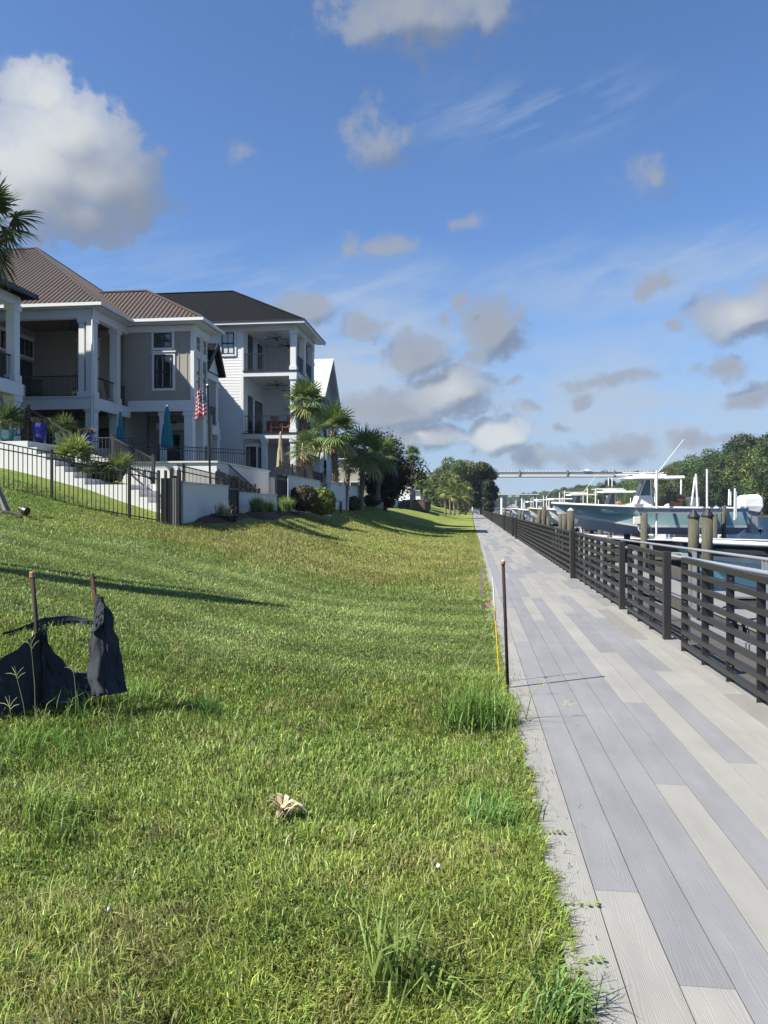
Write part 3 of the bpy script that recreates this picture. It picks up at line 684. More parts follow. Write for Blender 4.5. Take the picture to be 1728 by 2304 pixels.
MB().tube([a0, a1], .0155, 9).build('capped_stake', M['brownstake'], root, smooth=True); MB().tube([a1-Vector((0,0,.01)), a1+Vector((0,0,.025)), a1+Vector((0,0,.034))], [.022,.022,.018], 10).build('stake_cap', M['copper'], root)
b0 = at(246, 1560, 5.75); b1 = at(206, 1290, 5.75); MB().bar(b0, b1, .03, .022).build('leaning_stake', M['redwood2'] if 'redwood2' in M else M.setdefault('redwood2', mat('weathered_stake', (.14,.07,.045), .9, var=.3, vscale=20)), root)
mb = MB(); rr = random.Random(4)
pl = [at(94,1412,5.6)]
for k in range(26):
    pl.append(at(97+rr.uniform(-12,12), 1416+rr.uniform(-14,40), 5.59+rr.uniform(-.03,.03)))
mb.tube(pl, .004, 5); mb.build('knotted_tie', M['fabric'], root)

# ------------------------------------------------------------------ black fences of the garden
def iron_fence(name, label, p, q, h, posts, z_at=None, step=.105, base_h=.06, group=None):
    p = Vector(p); q = Vector(q); root = thing(name, label, 'fence', p); L = (Vector((q.x,q.y,0))-Vector((p.x,p.y,0))).length
    def P(s): v = p.lerp(q, s/L); return v
    mb = MB(); s = step/2
    while s < L: v = P(s); mb.bar(v+Vector((0,0,base_h-.03)), v+Vector((0,0,h)), .016, .016, (1,0,0)); s += step
    mb.build('pickets', M['black'], root)
    for dz in (h, h-.15, base_h+.02):
        MB().bar(P(0)+Vector((0,0,dz)), P(L)+Vector((0,0,dz)), .026, .03).build('rail', M['black'], root)
    for s in posts:
        v = P(s); mb = MB(); mb.bar(v-Vector((0,0,.1)), v+Vector((0,0,h+.05)), .055, .055, (1,0,0)); mb.lathe([(.042,h+.05),(.042,h+.065),(.0,h+.1)], v, 4); mb.build('post', M['black'], root)
    return root
c0 = Vector((-8.12,18.7,1.24)); c1 = Vector((-11.4,17.05,1.93)); c2 = Vector((-14.6,15.4,2.5))
L1 = (c1-c0).length
iron_fence('iron_fence', 'black iron picket fence climbing the slope at the left, before the white steps', c0, c1+(c1-c0)*.55, 1.30, [0,.72,2.55,4.38])
iron_fence('iron_fence', 'black iron picket fence above the shaded stucco wall, behind the two gates', (-7.85,19.3,2.30), (-7.85,24.2,2.12), .50, [.45,3.1,4.85])
iron_fence('iron_fence', 'low black iron fence on the middle stucco wall beside the board gate', (-9.0,25.9,2.0), (-9.0,30.6,1.6), .95, [0,2.3,4.6])
# terrace fences
iron_fence('iron_fence', 'black iron fence on the terrace behind the teal umbrella', (-13.4,26.5,3.32), (-9.3,30.8,3.32), .75, [0,1.9,3.9,5.9])
iron_fence('iron_fence', 'black iron fence along the terrace of the white house', (-8.6,33.,3.10), (-8.6,44.,2.98), .62, [0,2.4,4.8,7.2,9.6])
iron_fence('iron_fence', 'black iron fence at the foot of the porch behind the planters', (-18.5,27.4,3.6), (-12.9,27.4,3.4), .9, [0,1.9,3.8,5.6])

# gates and shaded river-side walls
def wall(name, label, cat, x0, x1, y0, y1, z0, z1, cap=True, m='stucco', zc=None):
    root = thing(name, label, cat, ((x0+x1)/2, y0, z0)); MB().box(x0, x1, y0, y1, z0, z1).build('wall', M[m], root)
    if cap: MB().box(x0-.03, x1+.03, y0-.03, y1+.03, z1+.001, z1+.045).build('cap', M['stucco_cap'], root)
    return root
wall('retaining_wall', 'pale stucco wall in shade between the first gate and the dark board gate', 'wall', -7.92,-7.70, 19.35,23.1, .9,2.31)
wall('retaining_wall', 'low pale stucco wall right of the dark board gate, behind the ornamental grass', 'wall', -7.92,-7.70, 24.3,29.1, .9,2.13)
wall('retaining_wall', 'tall pale stucco wall behind the two round shrubs', 'wall', -7.92,-7.70, 30.95,37.6, .9,2.98)
wall('retaining_wall', 'grey stucco wall in shade beyond the tallest trunk', 'wall', -7.95,-7.75, 41.,52, .9,3.02)
wall('retaining_wall', 'white stucco wall facing the camera beyond the dark tree', 'wall', -9.7,-7.5, 66,66.3, .9,2.55)
def gate(label, ya, yb, xg, z0, z1, facing=False):
    root = thing('board_gate', label, 'gate', (xg, ya, z0))
    mb = MB(); y = ya
    while y < yb-.02: mb.box(xg-.02, xg+(.012 if int((y-ya)/.09) % 2 else .0), y, min(y+.086, yb), z0+.05, z1); y += .09
    mb.build('boards', M['gatewood'], root)
    for yy in (ya-.05, yb+.05):
        mb = MB(); mb.box(xg-.04, xg+.04, yy-.04, yy+.04, z0-.1, z1+.16); mb.lathe([(.035,z1+.16),(.03,z1+.2),(0,z1+.28)], (xg,yy,0), 6); mb.build('gate_post', M['black'], root)
    MB().box(xg+.013, xg+.05, ya, yb, z1-.22, z1-.16).build('latch_rail', M['black'], root)
M['gatewood'] = mat('dark_gate_boards', (.045,.043,.040), .85, var=.25, vscale=6)
gate('first dark gate of upright boards at the corner of the iron fence', 18.85, 19.25, -7.8, 1.2, 2.5)
gate('dark board gate between the two shaded stucco walls', 23.2, 24.15, -7.75, 1.25, 2.45)
gate('tall dark board gate beside the round shrubs', 29.2, 30.8, -7.75, 1.2, 3.0)
root = thing('ribbed_panel', 'grey ribbed screen panel facing the camera beside the first gate', 'screen', (-8.0,18.72,1.2))
mb = MB(); x = -8.05
k_ = 0
while x < -7.60: mb.box(x, x+.028, 18.70-(.012 if k_ % 2 else 0), 18.74, 1.2, 2.42); x += .03; k_ += 1
mb.build('ribs', M['greyrib'] if 'greyrib' in M else M.setdefault('greyrib', mat('grey_ribbed_wood', (.13,.125,.12), .85, var=.2, vscale=5, streak=(4,4,.6))), root)
for x in (-8.09, -7.56, -7.9): MB().box(x-.03, x+.03, 18.62, 18.68, 1.1, 2.62).build('post', M['black'], root)

# terrace blocks
root = thing('terrace', 'raised white stucco terrace carrying the teal umbrella', 'terrace', (-11,26,2)); 
MB().box(-19, -9.1, 26.0, 33.0, 1.0, 3.27).build('wall', M['stucco'], root); MB().box(-19.05, -9.04, 25.94, 33.05, 3.272, 3.33).build('cap', M['stucco_cap'], root)
root = thing('terrace', 'long stucco terrace below the white three storey house', 'terrace', (-11,33.5,2)); 
MB().box(-24, -8.3, 33.1, 48, 1.0, 2.98).build('wall', M['stucco'], root); MB().box(-24, -8.24, 33.08, 48.05, 2.982, 3.03).build('cap', M['stucco_cap'], root)
for y0, y1, lab in ((54,64,'stucco terrace of the houses beyond the dark tree'),(68,120,'farthest stucco terrace along the lawn')):
    root = thing('terrace', lab, 'terrace', (-11,y0,2)); MB().box(-30, -9.0, y0, y1, .8, 2.5).build('wall', M['stucco'], root)

# garden stair with white stepped side wall
root = thing('garden_stair', 'white stucco garden steps descending behind the iron fence', 'steps', (-11,20.4,2.2))
YS = 20.45
def XatY(px, Y): return atY(px, 1100, Y).x
mb = MB(); zs0 = 3.52; tops = [(0,62,992),(62,83,1006),(83,104,1021),(104,124,1035),(124,146,1049),(146,167,1062),(167,190,1076),(190,290,1090)]
for a_, b_, py in tops:
    if a_ == 0: a_ = -230
    xa, xb = XatY(a_, YS), XatY(b_, YS); z = atY(b_, py, YS).z; mb.box(xa, xb, YS, YS+1.5, .9, z)
mb.build('upper_flight', M['stucco'], root)
mb = MB(); low = [(290,313,1102),(313,333,1118),(333,355,1131),(355,371,1146)]
for a_, b_, py in low:
    xa, xb = XatY(a_, YS), XatY(b_, YS); mb.box(xa, xb, YS, YS+1.3, .9, atY(b_, py, YS).z)
mb.build('lower_flight', M['stucco'], root)
mb = MB(); mb.box(XatY(288,YS), -8.0, YS+1.3, YS+1.55, .9, atY(300,1089,YS+1.3).z); mb.build('back_wall', M['stucco'], root)
root = thing('stair_wall', 'grey stucco wing wall rising behind the planting bed', 'wall', (-14,24.,2))
mb = MB(); mb.sheet([(-19,24.4,1.5),(-10.8,24.4,1.5),(-10.8,24.4,2.9),(-13.4,24.4,3.6),(-19,24.4,3.75)], .2, (0,-1,0)); mb.build('wall', M['stucco'], root)
# stair handrails
def handrail(label, pts, h, posts, m='greyrail'):
    root = thing('stair_railing', label, 'railing', pts[0]); pts = [Vector(p) for p in pts]
    for dz in (h, .12): mb = MB(); [mb.bar(a_+Vector((0,0,dz)), b_+Vector((0,0,dz)), .045, .04) for a_, b_ in zip(pts, pts[1:])]; mb.build('rail', M[m], root)
    mb = MB()
    for a_, b_ in zip(pts, pts[1:]):
        n = max(1, int((b_-a_).length/.125))
        for i in range(1, n): v = a_.lerp(b_, i/n); mb.bar(v+Vector((0,0,.1)), v+Vector((0,0,h)), .018, .018, (1,0,0))
    mb.build('pickets', M[m], root)
    for i in posts: v = pts[i]; mb = MB(); mb.bar(v-Vector((0,0,.2)), v+Vector((0,0,h+.08)), .09, .09, (1,0,0)); mb.lathe([(.06,h+.08),(.06,h+.1),(0,h+.14)], v, 4); mb.build('post', M[m], root)
M['greyrail'] = mat('grey_bronze_rail', (.022,.021,.020), .6)
h1 = .95
def rp(px, py, Y, h=h1): v = atY(px, py, Y); v.z -= h; return v
handrail('grey stair railing with a tall post beside the upper blue planter', [rp(-60,919,21.8), rp(64,919,21.8), rp(199,998,21.9)], h1, [1,2])
handrail('grey stair railing descending to the lower steps', [rp(199,985,24.1,.8), rp(254,985,24.1,.8), rp(345,1032,22.2,.8)], .8, [1,2])
handrail('dark stair railing between the terraces right of the white wall', [(-8.75,26.2,2.6),(-8.75,30.2,1.7)], .62, [1], 'black')

# ------------------------------------------------------------------ garden pots, umbrellas, flag, small things
def planter(label, px, py_top, py_bot, t, w_px, m, plant, h_px=20, prof=None):
    base = at(px, py_bot, t); H = (py_bot-py_top)/F_PX*t; r = w_px/F_PX*t/2
    root = thing('planter', label, 'planter', base)
    pf = prof or [(r*.62,0),(r*.80,H*.08),(r*.92,H*.55),(r*.98,H*.9),(r*1.05,H*.93),(r*1.05,H),(r*.88,H),(r*.84,H*.9),(0,H*.9)]
    mb = MB(); mb.lathe(pf, base, 20); mb.build('pot', M[m], root, smooth=True)
    c = base+Vector((0,0,H))
    if plant == 'flowers':
        n = 420; th = rng.uniform(0,6.28,n); rr_ = r*1.15*np.sqrt(rng.random(n)); x = c.x+rr_*np.cos(th); y = c.y+rr_*np.sin(th)
        cols = np.where(rng.random(n)[:,None] < .38, np.array([.60,.36,.32])*rng.uniform(.6,1.2,n)[:,None], np.array([.12,.17,.05])*rng.uniform(.6,1.3,n)[:,None])
        blades('flowers', x-base.x, y-base.y, np.full(n, H-.03), rng.uniform(.06,.24,n), rng.uniform(.018,.035,n), rng.uniform(.1,.8,n), th+rng.normal(0,.5,n), cols, parent=root, m='leaf')
    return root, c
BP = [(.60,0),(.72,.05),(.80,.3),(.92,.8),(1.,.96),(1.04,1.)]
def potprof(r, H): return [(r*a_, H*b_) for a_, b_ in BP]+[(r*.9,H),(r*.85,H*.93),(0,H*.93)]
planter('tall cobalt blue planter with pale flowers beside the stair post', 90, 950, 996, 23.4, 31, 'blue', 'flowers')
planter('squat cobalt blue planter with pink flowers, right one', 195, 973, 1004, 24.0, 31, 'blue', 'flowers')
planter('teal pot under the palm at the far left', 15, 968, 992, 23.0, 40, 'tealpot', None)
planter('teal pot half hidden between the two blue planters', 145, 976, 1004, 24.2, 40, 'tealpot', None)
def closed_umbrella(label, px, py_top, py_bot, t, py_pole, m, w_px):
    b = at(px, py_pole, t); H = (py_pole-py_top)/F_PX*t; z0 = (py_pole-py_bot)/F_PX*t; r = w_px/F_PX*t/2
    root = thing('patio_umbrella', label, 'umbrella', b)
    MB().tube([b, b+Vector((0,0,H*.97))], .025, 8).build('pole', M['greywood'], root)
    mb = MB(); n = 40; J = 16
    for j in range(J):
        f = j/(J-1); z = z0+(H-z0)*f; rad = r*(.18+.82*(1-f)**.8)*(1 if f > .02 else .97)*(1-.22*math.exp(-((f-.62)/.05)**2))
        for k in range(n):
            th = 2*math.pi*k/n; rr_ = rad*(1+.30*math.cos(8*th+f*2)*(1-f*.7))*(1 if k % 5 else .85); zz = z-(.05*math.cos(8*th)*r*4 if j == 0 else 0)
            mb.v.append((b.x+rr_*math.cos(th), b.y+rr_*math.sin(th), b.z+zz))
    for j in range(J-1):
        for k in range(n): k2 = (k+1) % n; mb.f.append((j*n+k, j*n+k2, (j+1)*n+k2, (j+1)*n+k))
    mb.build('canopy', M[m], root, smooth=True)
    MB().lathe([(.03,H-.02),(.035,H+.02),(0,H+.07)], b, 10).build('finial', M['gel'], root)
closed_umbrella('closed bright teal umbrella standing on the white terrace', 376, 914, 1008, 31.5, 1036, 'teal', 26)
closed_umbrella('closed dark teal umbrella in the shade between the porch columns', 271, 925, 1000, 29.5, 1020, 'teal', 18)
closed_umbrella('closed tan umbrella on the terrace of the white house, left one', 631, 974, 1050, 36.5, 1058, 'tan', 17)
closed_umbrella('closed tan umbrella behind the short palm, right one', 681, 1000, 1048, 37.5, 1056, 'tan', 14)
# flag on its pole
pb = at(473, 1092, 22.9); pt = at(467, 868, 22.9)
root = thing('flag_pole', 'slim black pole holding the flag by the stucco wall', 'pole', pb)
MB().tube([pb, pb.lerp(pt,.5), pt], .035, 8).build('pole', M['black'], root)
MB().lathe([(0,-.02),(.05,0),(.05,.03),(0,.07)], pt, 10).build('finial', M['bolt'], root, smooth=True)
MB().bar(pt+Vector((-.09,0,-.02)), pt+Vector((.11,0,-.02)), .03,.03).build('flag_arm', M['black'], root)
FL_W, FL_H = .36, .83; nu, nv = 48, 39; mb = MB(); tint = []
for j in range(nv):
    for i in range(nu):
        u = i/(nu-1); v = j/(nv-1)
        x = -u*FL_W*(1-.04*math.sin(v*3)); z = -v*FL_H*(.93+.05*u) - .13*u*u - .05*math.sin(u*7); y = .07*math.sin(u*15+v*1.5)*(.3+u)
        mb.v.append((pt.x-.02+x, pt.y+y-.03, pt.z-.10+z+.02*math.sin(u*12)))
for j in range(nv-1):
    for i in range(nu-1):
        mb.f.append((j*nu+i, j*nu+i+1, (j+1)*nu+i+1, (j+1)*nu+i)); u = (i+.5)/(nu-1); v = (j+.5)/(nv-1); st = int(v*13)
        if u < .62 and v < 7/13:
            gu = u/.62*11; gv = v/(7/13)*9; star = (int(gu) % 2 == int(gv) % 2) and abs(gu % 1-.5) < .32 and abs(gv % 1-.5) < .36
            c = (.70,.70,.72) if star else (.018,.026,.12)
        else: c = (.52,.03,.045) if st % 2 == 0 else (.74,.73,.72)
        tint += [(*c,1)]*4
fo = mb.build('flag', leafmat('flag_cloth', .25, .8), tint=tint, smooth=True, fix=False); tag(fo, 'stars and stripes flag hanging from the slim black pole', 'flag')
# landscape spot lamp and palm brace at the left edge
p, t = ground_hit(52, 1163); root = thing('spot_lamp', 'small black landscape spot lamp on the slope at the left edge', 'lamp', p)
hx = at(52,1147,t); MB().tube([p, p+Vector((0,0,.12))], .012, 6).build('stake', M['black'], root)
mb = MB(); dr = Vector((.75,-.2,-.25)).normalized(); mb.tube([hx-dr*.10, hx-dr*.02, hx+dr*.02, hx+dr*.12], [.045,.06,.085,.09], 12); mb.build('lamp_head', M['blackplastic'], root)
p, t = ground_hit(24, 1158); root = thing('wooden_brace', 'leaning grey timber brace at the left edge of the slope', 'brace', p)
MB().bar(p-Vector((0,0,.1)), at(-40, 1020, t+.3), .11, .07).build('timber', M['greywood'], root)
p, t = ground_hit(0, 1153); mb = MB(); mb.tube([at(-12,1158,t), at(10,1151,t), at(34,1156,t-.1), at(48,1164,t-.2)], .03, 7); tag(mb.build('drip_hose', M['blackplastic']), 'black hose curling over the slope between brace and spot lamp', 'hose')
# bench on the lawn
p, t = ground_hit(760, 1152); root = thing('lawn_bench', 'small bench with a pale blue top on the lawn beyond the shrubs', 'bench', p)
z = p.z+.62; MB().box(p.x-.25, p.x+.3, p.y-.25, p.y+.25, z-.05, z).build('top', mat('pale_blue_top', (.25,.45,.62), .5), root)
for dx in (-.18,.18):
    for dy in (-.18,.18): MB().box(p.x+dx-.025, p.x+dx+.025, p.y+dy-.025, p.y+dy+.025, p.z-.05, z-.051).build('leg', M['black'], root)
# mulch beds and edging stones
def bed(label, poly, seed):
    mb = MB(); pts = [ground_hit(px, py)[0] for px, py in poly]; c = sum(pts, Vector())/len(pts)
    vs = [c+Vector((0,0,.09))]
    for f, dz in ((.5,.08),(.85,.05),(1.,-.02)):
        for i, p in enumerate(pts):
            q = c.lerp(p, f); q.z = float(lawn_z(q.x,q.y))+dz+random.uniform(-.015,.02); vs.append(q)
    n = len(pts); fs = [(0,1+i,1+(i+1)%n) for i in range(n)]
    for r_ in range(2):
        for i in range(n): fs.append((1+r_*n+i, 1+(r_+1)*n+i, 1+(r_+1)*n+(i+1)%n, 1+r_*n+(i+1)%n))
    mb.add(vs, fs); tag(mb.build('mulch_bed', M['mulch'], smooth=True), label, kind='structure')
bed('reddish brown mulch bed in front of the low stucco wall', [(552,1146),(600,1140),(660,1142),(690,1150),(668,1162),(640,1160),(622,1172),(590,1171),(560,1165),(545,1156)], 1)
bed('dark mulch bed under the shrubs by the first stucco wall', [(430,1168),(480,1160),(550,1156),(560,1165),(530,1175),(480,1180),(440,1178)], 2)
for i in range(13):
    p, t = ground_hit(672+i*6+random.uniform(-2,2), 1150+i*1.1+random.uniform(-1,1)); r_ = random.uniform(.06,.11)
    mb = MB(); bm = bmesh.new(); bmesh.ops.create_icosphere(bm, subdivisions=2, radius=r_)
    for v in bm.verts: v.co *= 1+.25*mn.noise(v.co*9+Vector((i*3,0,0))); v.co.z *= .7
    me = bpy.data.meshes.new('edging_stone'); bm.to_mesh(me); bm.free(); me.materials.append(M['stone']); o = bpy.data.objects.new('edging_stone', me); COL.objects.link(o); o.location = p+Vector((0,0,r_*.3))
    tag(o, 'small pale stone in the row edging the round shrubs', 'stone', 'edging stones before the round shrubs')
# ------------------------------------------------------------------ house kit
def wb(mb, face, pos, a0, a1, z0, z1, d0, d1):      # box on a wall: face 'F' looks to -Y, 'S' looks to +X
    if face == 'F': mb.box(a0, a1, pos-d1, pos-d0, z0, z1)
    else: mb.box(pos+d0, pos+d1, a0, a1, z0, z1)
    return mb
def window(par, face, pos, a0, a1, z0, z1, cols=2, rows=2, trim=.12, frame='black', rail=True, pane='glass', fw=.05):
    fr = MB()
    wb(fr, face, pos, a0, a0+fw, z0, z1, .012, .07); wb(fr, face, pos, a1-fw, a1, z0, z1, .012, .07)
    wb(fr, face, pos, a0+fw, a1-fw, z0, z0+fw, .012, .07); wb(fr, face, pos, a0+fw, a1-fw, z1-fw, z1, .012, .07)
    for c in range(1, cols): x = lerp(a0, a1, c/cols); wb(fr, face, pos, x-.014, x+.014, z0+fw, z1-fw, .012, .045)
    if rail: zz = (z0+z1)/2; wb(fr, face, pos, a0+fw, a1-fw, zz-.03, zz+.03, .012, .055)
    for r_ in range(1, rows): zz = lerp(z0, z1, r_/rows); wb(fr, face, pos, a0+fw, a1-fw, zz-.012, zz+.012, .012, .04) if not rail else None
    f = fr.build('window', M[frame], par)
    wb(MB(), face, pos, a0+.01, a1-.01, z0+.01, z1-.01, .008, .014).build('pane', M[pane], f)
    if trim:
        t = MB(); wb(t, face, pos, a0-trim, a0-.002, z0-trim, z1+trim, 0, .045); wb(t, face, pos, a1+.002, a1+trim, z0-trim, z1+trim, 0, .045)
        wb(t, face, pos, a0-.002, a1+.002, z1+.002, z1+trim, 0, .045); wb(t, face, pos, a0-.002, a1+.002, z0-trim, z0-.002, 0, .06)
        wb(t, face, pos, a0-trim-.05, a1+trim+.05, z1+trim+.001, z1+trim+.06, 0, .09); t.build('window_trim', M['trim'], f)
    return f
def parts_child(o, par): o.parent = par
def board_wall(mb, face, pos, a0, a1, z0, z1, step=.41, bw=.05):
    a = a0+step/2
    while a < a1: wb(mb, face, pos, a-bw/2, a+bw/2, z0, z1, 0, .022); a += step
def lap_wall(par, face, pos, a0, a1, z0, z1, step=.17, name='siding', m='siding'):
    mb = MB(); z = z0
    while z < z1-.02:
        zt = min(z+step, z1)
        if face == 'F': q = [(a0,pos-.018,z),(a1,pos-.018,z),(a1,pos-.006,zt),(a0,pos-.006,zt),(a0,pos-.002,z),(a1,pos-.002,z)]
        else: q = [(pos+.028,a0,z),(pos+.028,a1,z),(pos+.006,a1,zt),(pos+.006,a0,zt),(pos+.002,a0,z),(pos+.002,a1,z)]
        mb.add(q, [(0,1,2,3),(0,4,5,1)]); z += step
    return mb.build(name, M[m], par, fix=False)
def balustrade(par, face, pos, a0, a1, z0, h=1.0, step=.11, m='black', name='balcony_railing'):
    mb = MB(); wb(mb, face, pos, a0, a1, z0+h-.05, z0+h, -.03, .03); wb(mb, face, pos, a0, a1, z0+.08, z0+.11, -.015, .015); a = a0+step/2
    while a < a1: wb(mb, face, pos, a-.009, a+.009, z0+.09, z0+h-.05, -.009, .009); a += step
    return mb.build(name, M[m], par)
def roof(par, faces, m, seam=0, th=.10, name='roof'):
    """faces: lists of corners, first two are the eave"""
    mb = MB(); sm = MB()
    for f in faces:
        f = [Vector(p) for p in f]; mb.sheet(f, th)
        if seam:
            e = (f[1]-f[0]); L = e.length; e.normalize(); n = e.cross(f[2]-f[1]).normalized()
            if n.z < 0: n = -n
            upd = n.cross(e).normalized()
            if upd.z < 0: upd = -upd
            P2 = [((p-f[0]).dot(e), (p-f[0]).dot(upd)) for p in f]; s = seam*.5; smax = max(p[0] for p in P2)
            s = min(p[0] for p in P2)+seam*.5
            while s < smax:
                ys = []
                for k in range(len(P2)):
                    (x0_, y0_), (x1_, y1_) = P2[k], P2[(k+1) % len(P2)]
                    if (x0_-s)*(x1_-s) < 0: ys.append(y0_+(y1_-y0_)*(s-x0_)/(x1_-x0_))
                if len(ys) >= 2:
                    a_ = f[0]+e*s+upd*min(ys)+n*.03; b_ = f[0]+e*s+upd*max(ys)+n*.03; sm.bar(a_, b_, .014, .035, n)
                s += seam
    o = mb.build(name, M[m], par)
    if seam: sm.build('standing_seam', M[m], o)
    return o
def hipcaps(par, lines, m, w=.16):
    mb = MB()
    for a_, b_ in lines: mb.bar(Vector(a_)+Vector((0,0,.035)), Vector(b_)+Vector((0,0,.035)), w, .06)
    return mb.build('ridge_cap', M[m], par)
def column(par, x, y, z0, z1, w=.32, m='trim'):
    mb = MB(); mb.box(x-w/2, x+w/2, y-w/2, y+w/2, z0+.26, z1-.22); mb.box(x-w/2-.05, x+w/2+.05, y-w/2-.05, y+w/2+.05, z0, z0+.258); mb.box(x-w/2-.05, x+w/2+.05, y-w/2-.05, y+w/2+.05, z1-.218, z1)
    return mb.build('column', M[m], par)
def fan(par, x, y, z):
    mb = MB(); mb.tube([(x,y,z),(x,y,z-.28)], .02, 6); mb.lathe([(0,-.38),(.09,-.36),(.10,-.30),(.03,-.27)], (x,y,z), 12)
    for k in range(5):
        a = k*1.2566+.4; d = Vector((math.cos(a), math.sin(a), 0)); mb.bar(Vector((x,y,z-.32))+d*.1, Vector((x,y,z-.31))+d*.72, .13, .012)
    mb.build('ceiling_fan', M['black'], par)
def door(par, face, pos, a0, a1, z0, z1, frame='black'):
    o = wb(MB(), face, pos, a0, a1, z0, z1, .0, .05).build('door', M[frame], par)
    wb(MB(), face, pos, a0+.12, a1-.12, z0+.25, z1-.12, .051, .058).build('glass_panel', M['glass'], o)
    return o

# ------------------------------------------------------------------ taupe house with brown metal roof
H = thing('house', 'taupe two storey house with brown standing seam roof and deep corner porches', 'house', (-17,32,3.3))
EZ = 10.62; FZ = 6.62; GZ0 = 3.33
XR = -16.9                                          # river edge of the left porch block
w_ = MB()
w_.box(-30, XR-.2, 35.4, 44, GZ0, EZ)               # body behind the porch
w_.box(-30, -21.9, 32.3, 35.4, GZ0, EZ)
w_.build('wall', M['taupe'], H)
b_ = MB(); board_wall(b_, 'F', 35.4, -21.9, XR-.2, FZ, EZ); board_wall(b_, 'S', -21.9, 32.3, 35.4, FZ, EZ); b_.build('batten', M['taupe'], H)
w2 = MB(); w2.box(XR-.2, -13.5, 35.2, 37.1, FZ-.1, EZ-.02); w2.build('wing_wall', M['taupe'], H)
b_ = MB(); board_wall(b_, 'F', 35.2, XR, -13.5, FZ+.3, EZ-.3); board_wall(b_, 'S', -13.5, 35.25, 37.1, FZ+.3, EZ-.3); b_.build('batten', M['taupe'], H)
t_ = MB(); t_.box(-13.62,-13.44, 35.13,35.35, FZ+.3, EZ-.3); t_.box(XR-.2,-13.4, 35.1,35.199, EZ-.35, EZ-.05); t_.box(-13.499,-13.4, 35.2,37.15, EZ-.35, EZ-.05); t_.box(XR+.1,-13.38, 35.08,35.199, FZ-.25, FZ+.28); t_.box(-13.499,-13.38, 35.2,37.12, FZ-.25, FZ+.28)
t_.build('corner_trim', M['trim'], H)
# wing windows
def win_px(par, Y, x0, x1, y0, y1, **kw):
    a = atY(x0, y1, Y); b = atY(x1, y0, Y); return window(par, 'F', Y, a.x, b.x, a.z, b.z, **kw)
win_px(H, 35.2, 347, 387, 749, 783, cols=2, rows=2, rail=False)
win_px(H, 35.2, 348, 389, 798, 874, cols=2)
for y0, y1 in ((35.42,36.05),(36.3,36.93)):
    window(H, 'S', -13.5, y0, y1, 9.35, 10.15, cols=1, rail=False, frame='trim', trim=.08); window(H, 'S', -13.5, y0, y1, 7.3, 9.1, cols=1, rail=False, frame='trim', trim=.08)
# porch slab, beams, ceilings
s_ = MB(); s_.box(-30, XR+.1, 31.75, 35.4, FZ-.35, FZ); s_.box(-30, XR+.16, 31.68, 31.75, FZ-.55, FZ-.05); s_.box(XR+.1, XR+.17, 31.75, 35.2, FZ-.55, FZ-.05); s_.box(-30, XR+.22, 31.6, 31.68, FZ-.02, FZ+.03)
s_.box(-30, XR+.05, 31.8, 32.1, EZ-.42, EZ-.03); s_.box(XR-.25, XR+.05, 32.1, 35.2, EZ-.42, EZ-.03); s_.build('porch_beam', M['trim'], H)
MB().box(-30, XR, 32.1, 35.4, EZ-.12, EZ-.06).build('porch_ceiling', M['ceil'], H)
MB().box(-30, XR, 31.9, 35.4, FZ-.40, FZ-.36).build('lower_ceiling', M['ceil'], H)
gt = MB(); gt.box(-30, -16.40, 31.40, 31.52, EZ+.02, EZ+.16); gt.box(-16.40, -16.28, 31.40, 34.6, EZ+.02, EZ+.16); gt.box(-16.28, -12.85, 34.48, 34.6, EZ+.02, EZ+.16); gt.box(-12.85, -12.73, 34.48, 37.7, EZ+.02, EZ+.16)
gt.box(-30,-16.45,31.55,32.0,EZ-.02,EZ+.03); gt.box(-16.95,-16.45,32.0,35.1,EZ-.02,EZ+.03); gt.box(-16.40,-12.9,34.62,35.2,EZ-.02,EZ+.03); gt.box(-13.5,-12.9,35.2,37.65,EZ-.02,EZ+.03)
gt.build('gutter', M['trim'], H)
for x_, y_ in ((XR-.12,31.98),(-22.2,31.98),(XR-.12,34.2)):
    column(H, x_, y_, FZ, EZ-.42, .36); column(H, x_, y_, GZ0, FZ-.42, .40)
column(H, XR-.55, 31.98, FZ, EZ-.42, .26)
MB().tube([(XR+.12,31.72,EZ-.05),(XR+.05,31.72,EZ-.5),(XR+.02,31.66,GZ0+.1)], .05, 6).build('downspout', M['trim'], H)
column(H, -13.75, 35.4, GZ0, FZ-.25, .42); column(H, -15.1, 35.4, GZ0, FZ-.25, .30); column(H, -13.75, 36.9, GZ0, FZ-.25, .42)
MB().box(XR-.1, -13.6, 38.0, 38.2, GZ0, FZ-.1).build('lower_back_wall', M['taupe'], H)
balustrade(H, 'F', 31.9, -22.0, XR-.75, FZ); balustrade(H, 'S', XR-.1, 32.2, 34.0, FZ); balustrade(H, 'S', XR-.1, 34.4, 35.2, FZ)
fan(H, -18.9, 33.5, EZ-.12); fan(H, -18.7, 33.6, FZ-.4); fan(H, -15.2, 36.6, FZ-.3)
# porch doors and windows
for y0 in (32.6, 34.1): window(H, 'S', -21.9, y0, y0+1.05, 9.15, 9.95, cols=1, rail=False, frame='black'); door(H, 'S', -21.9, y0, y0+1.05, FZ+.03, 8.9)
dd = wb(MB(), 'F', 35.4, -19.55, -18.45, FZ+.03, 9.0, 0, .05).build('door', M['trim'], H); wb(MB(), 'F', 35.4, -19.3, -18.7, FZ+.5, 8.8, .051, .057).build('glass_panel', M['glass'], dd)
window(H, 'F', 35.4, -19.5, -18.5, 9.25, 9.95, cols=1, rail=False, trim=.1)
for a0 in (-21.2, -18.9): door(H, 'F', 35.4, a0, a0+1.5, GZ0+.03, 5.6)
for a0 in (-16.2, -15.0): door(H, 'F', 38.0, a0, a0+.9, GZ0+.03, 5.5)
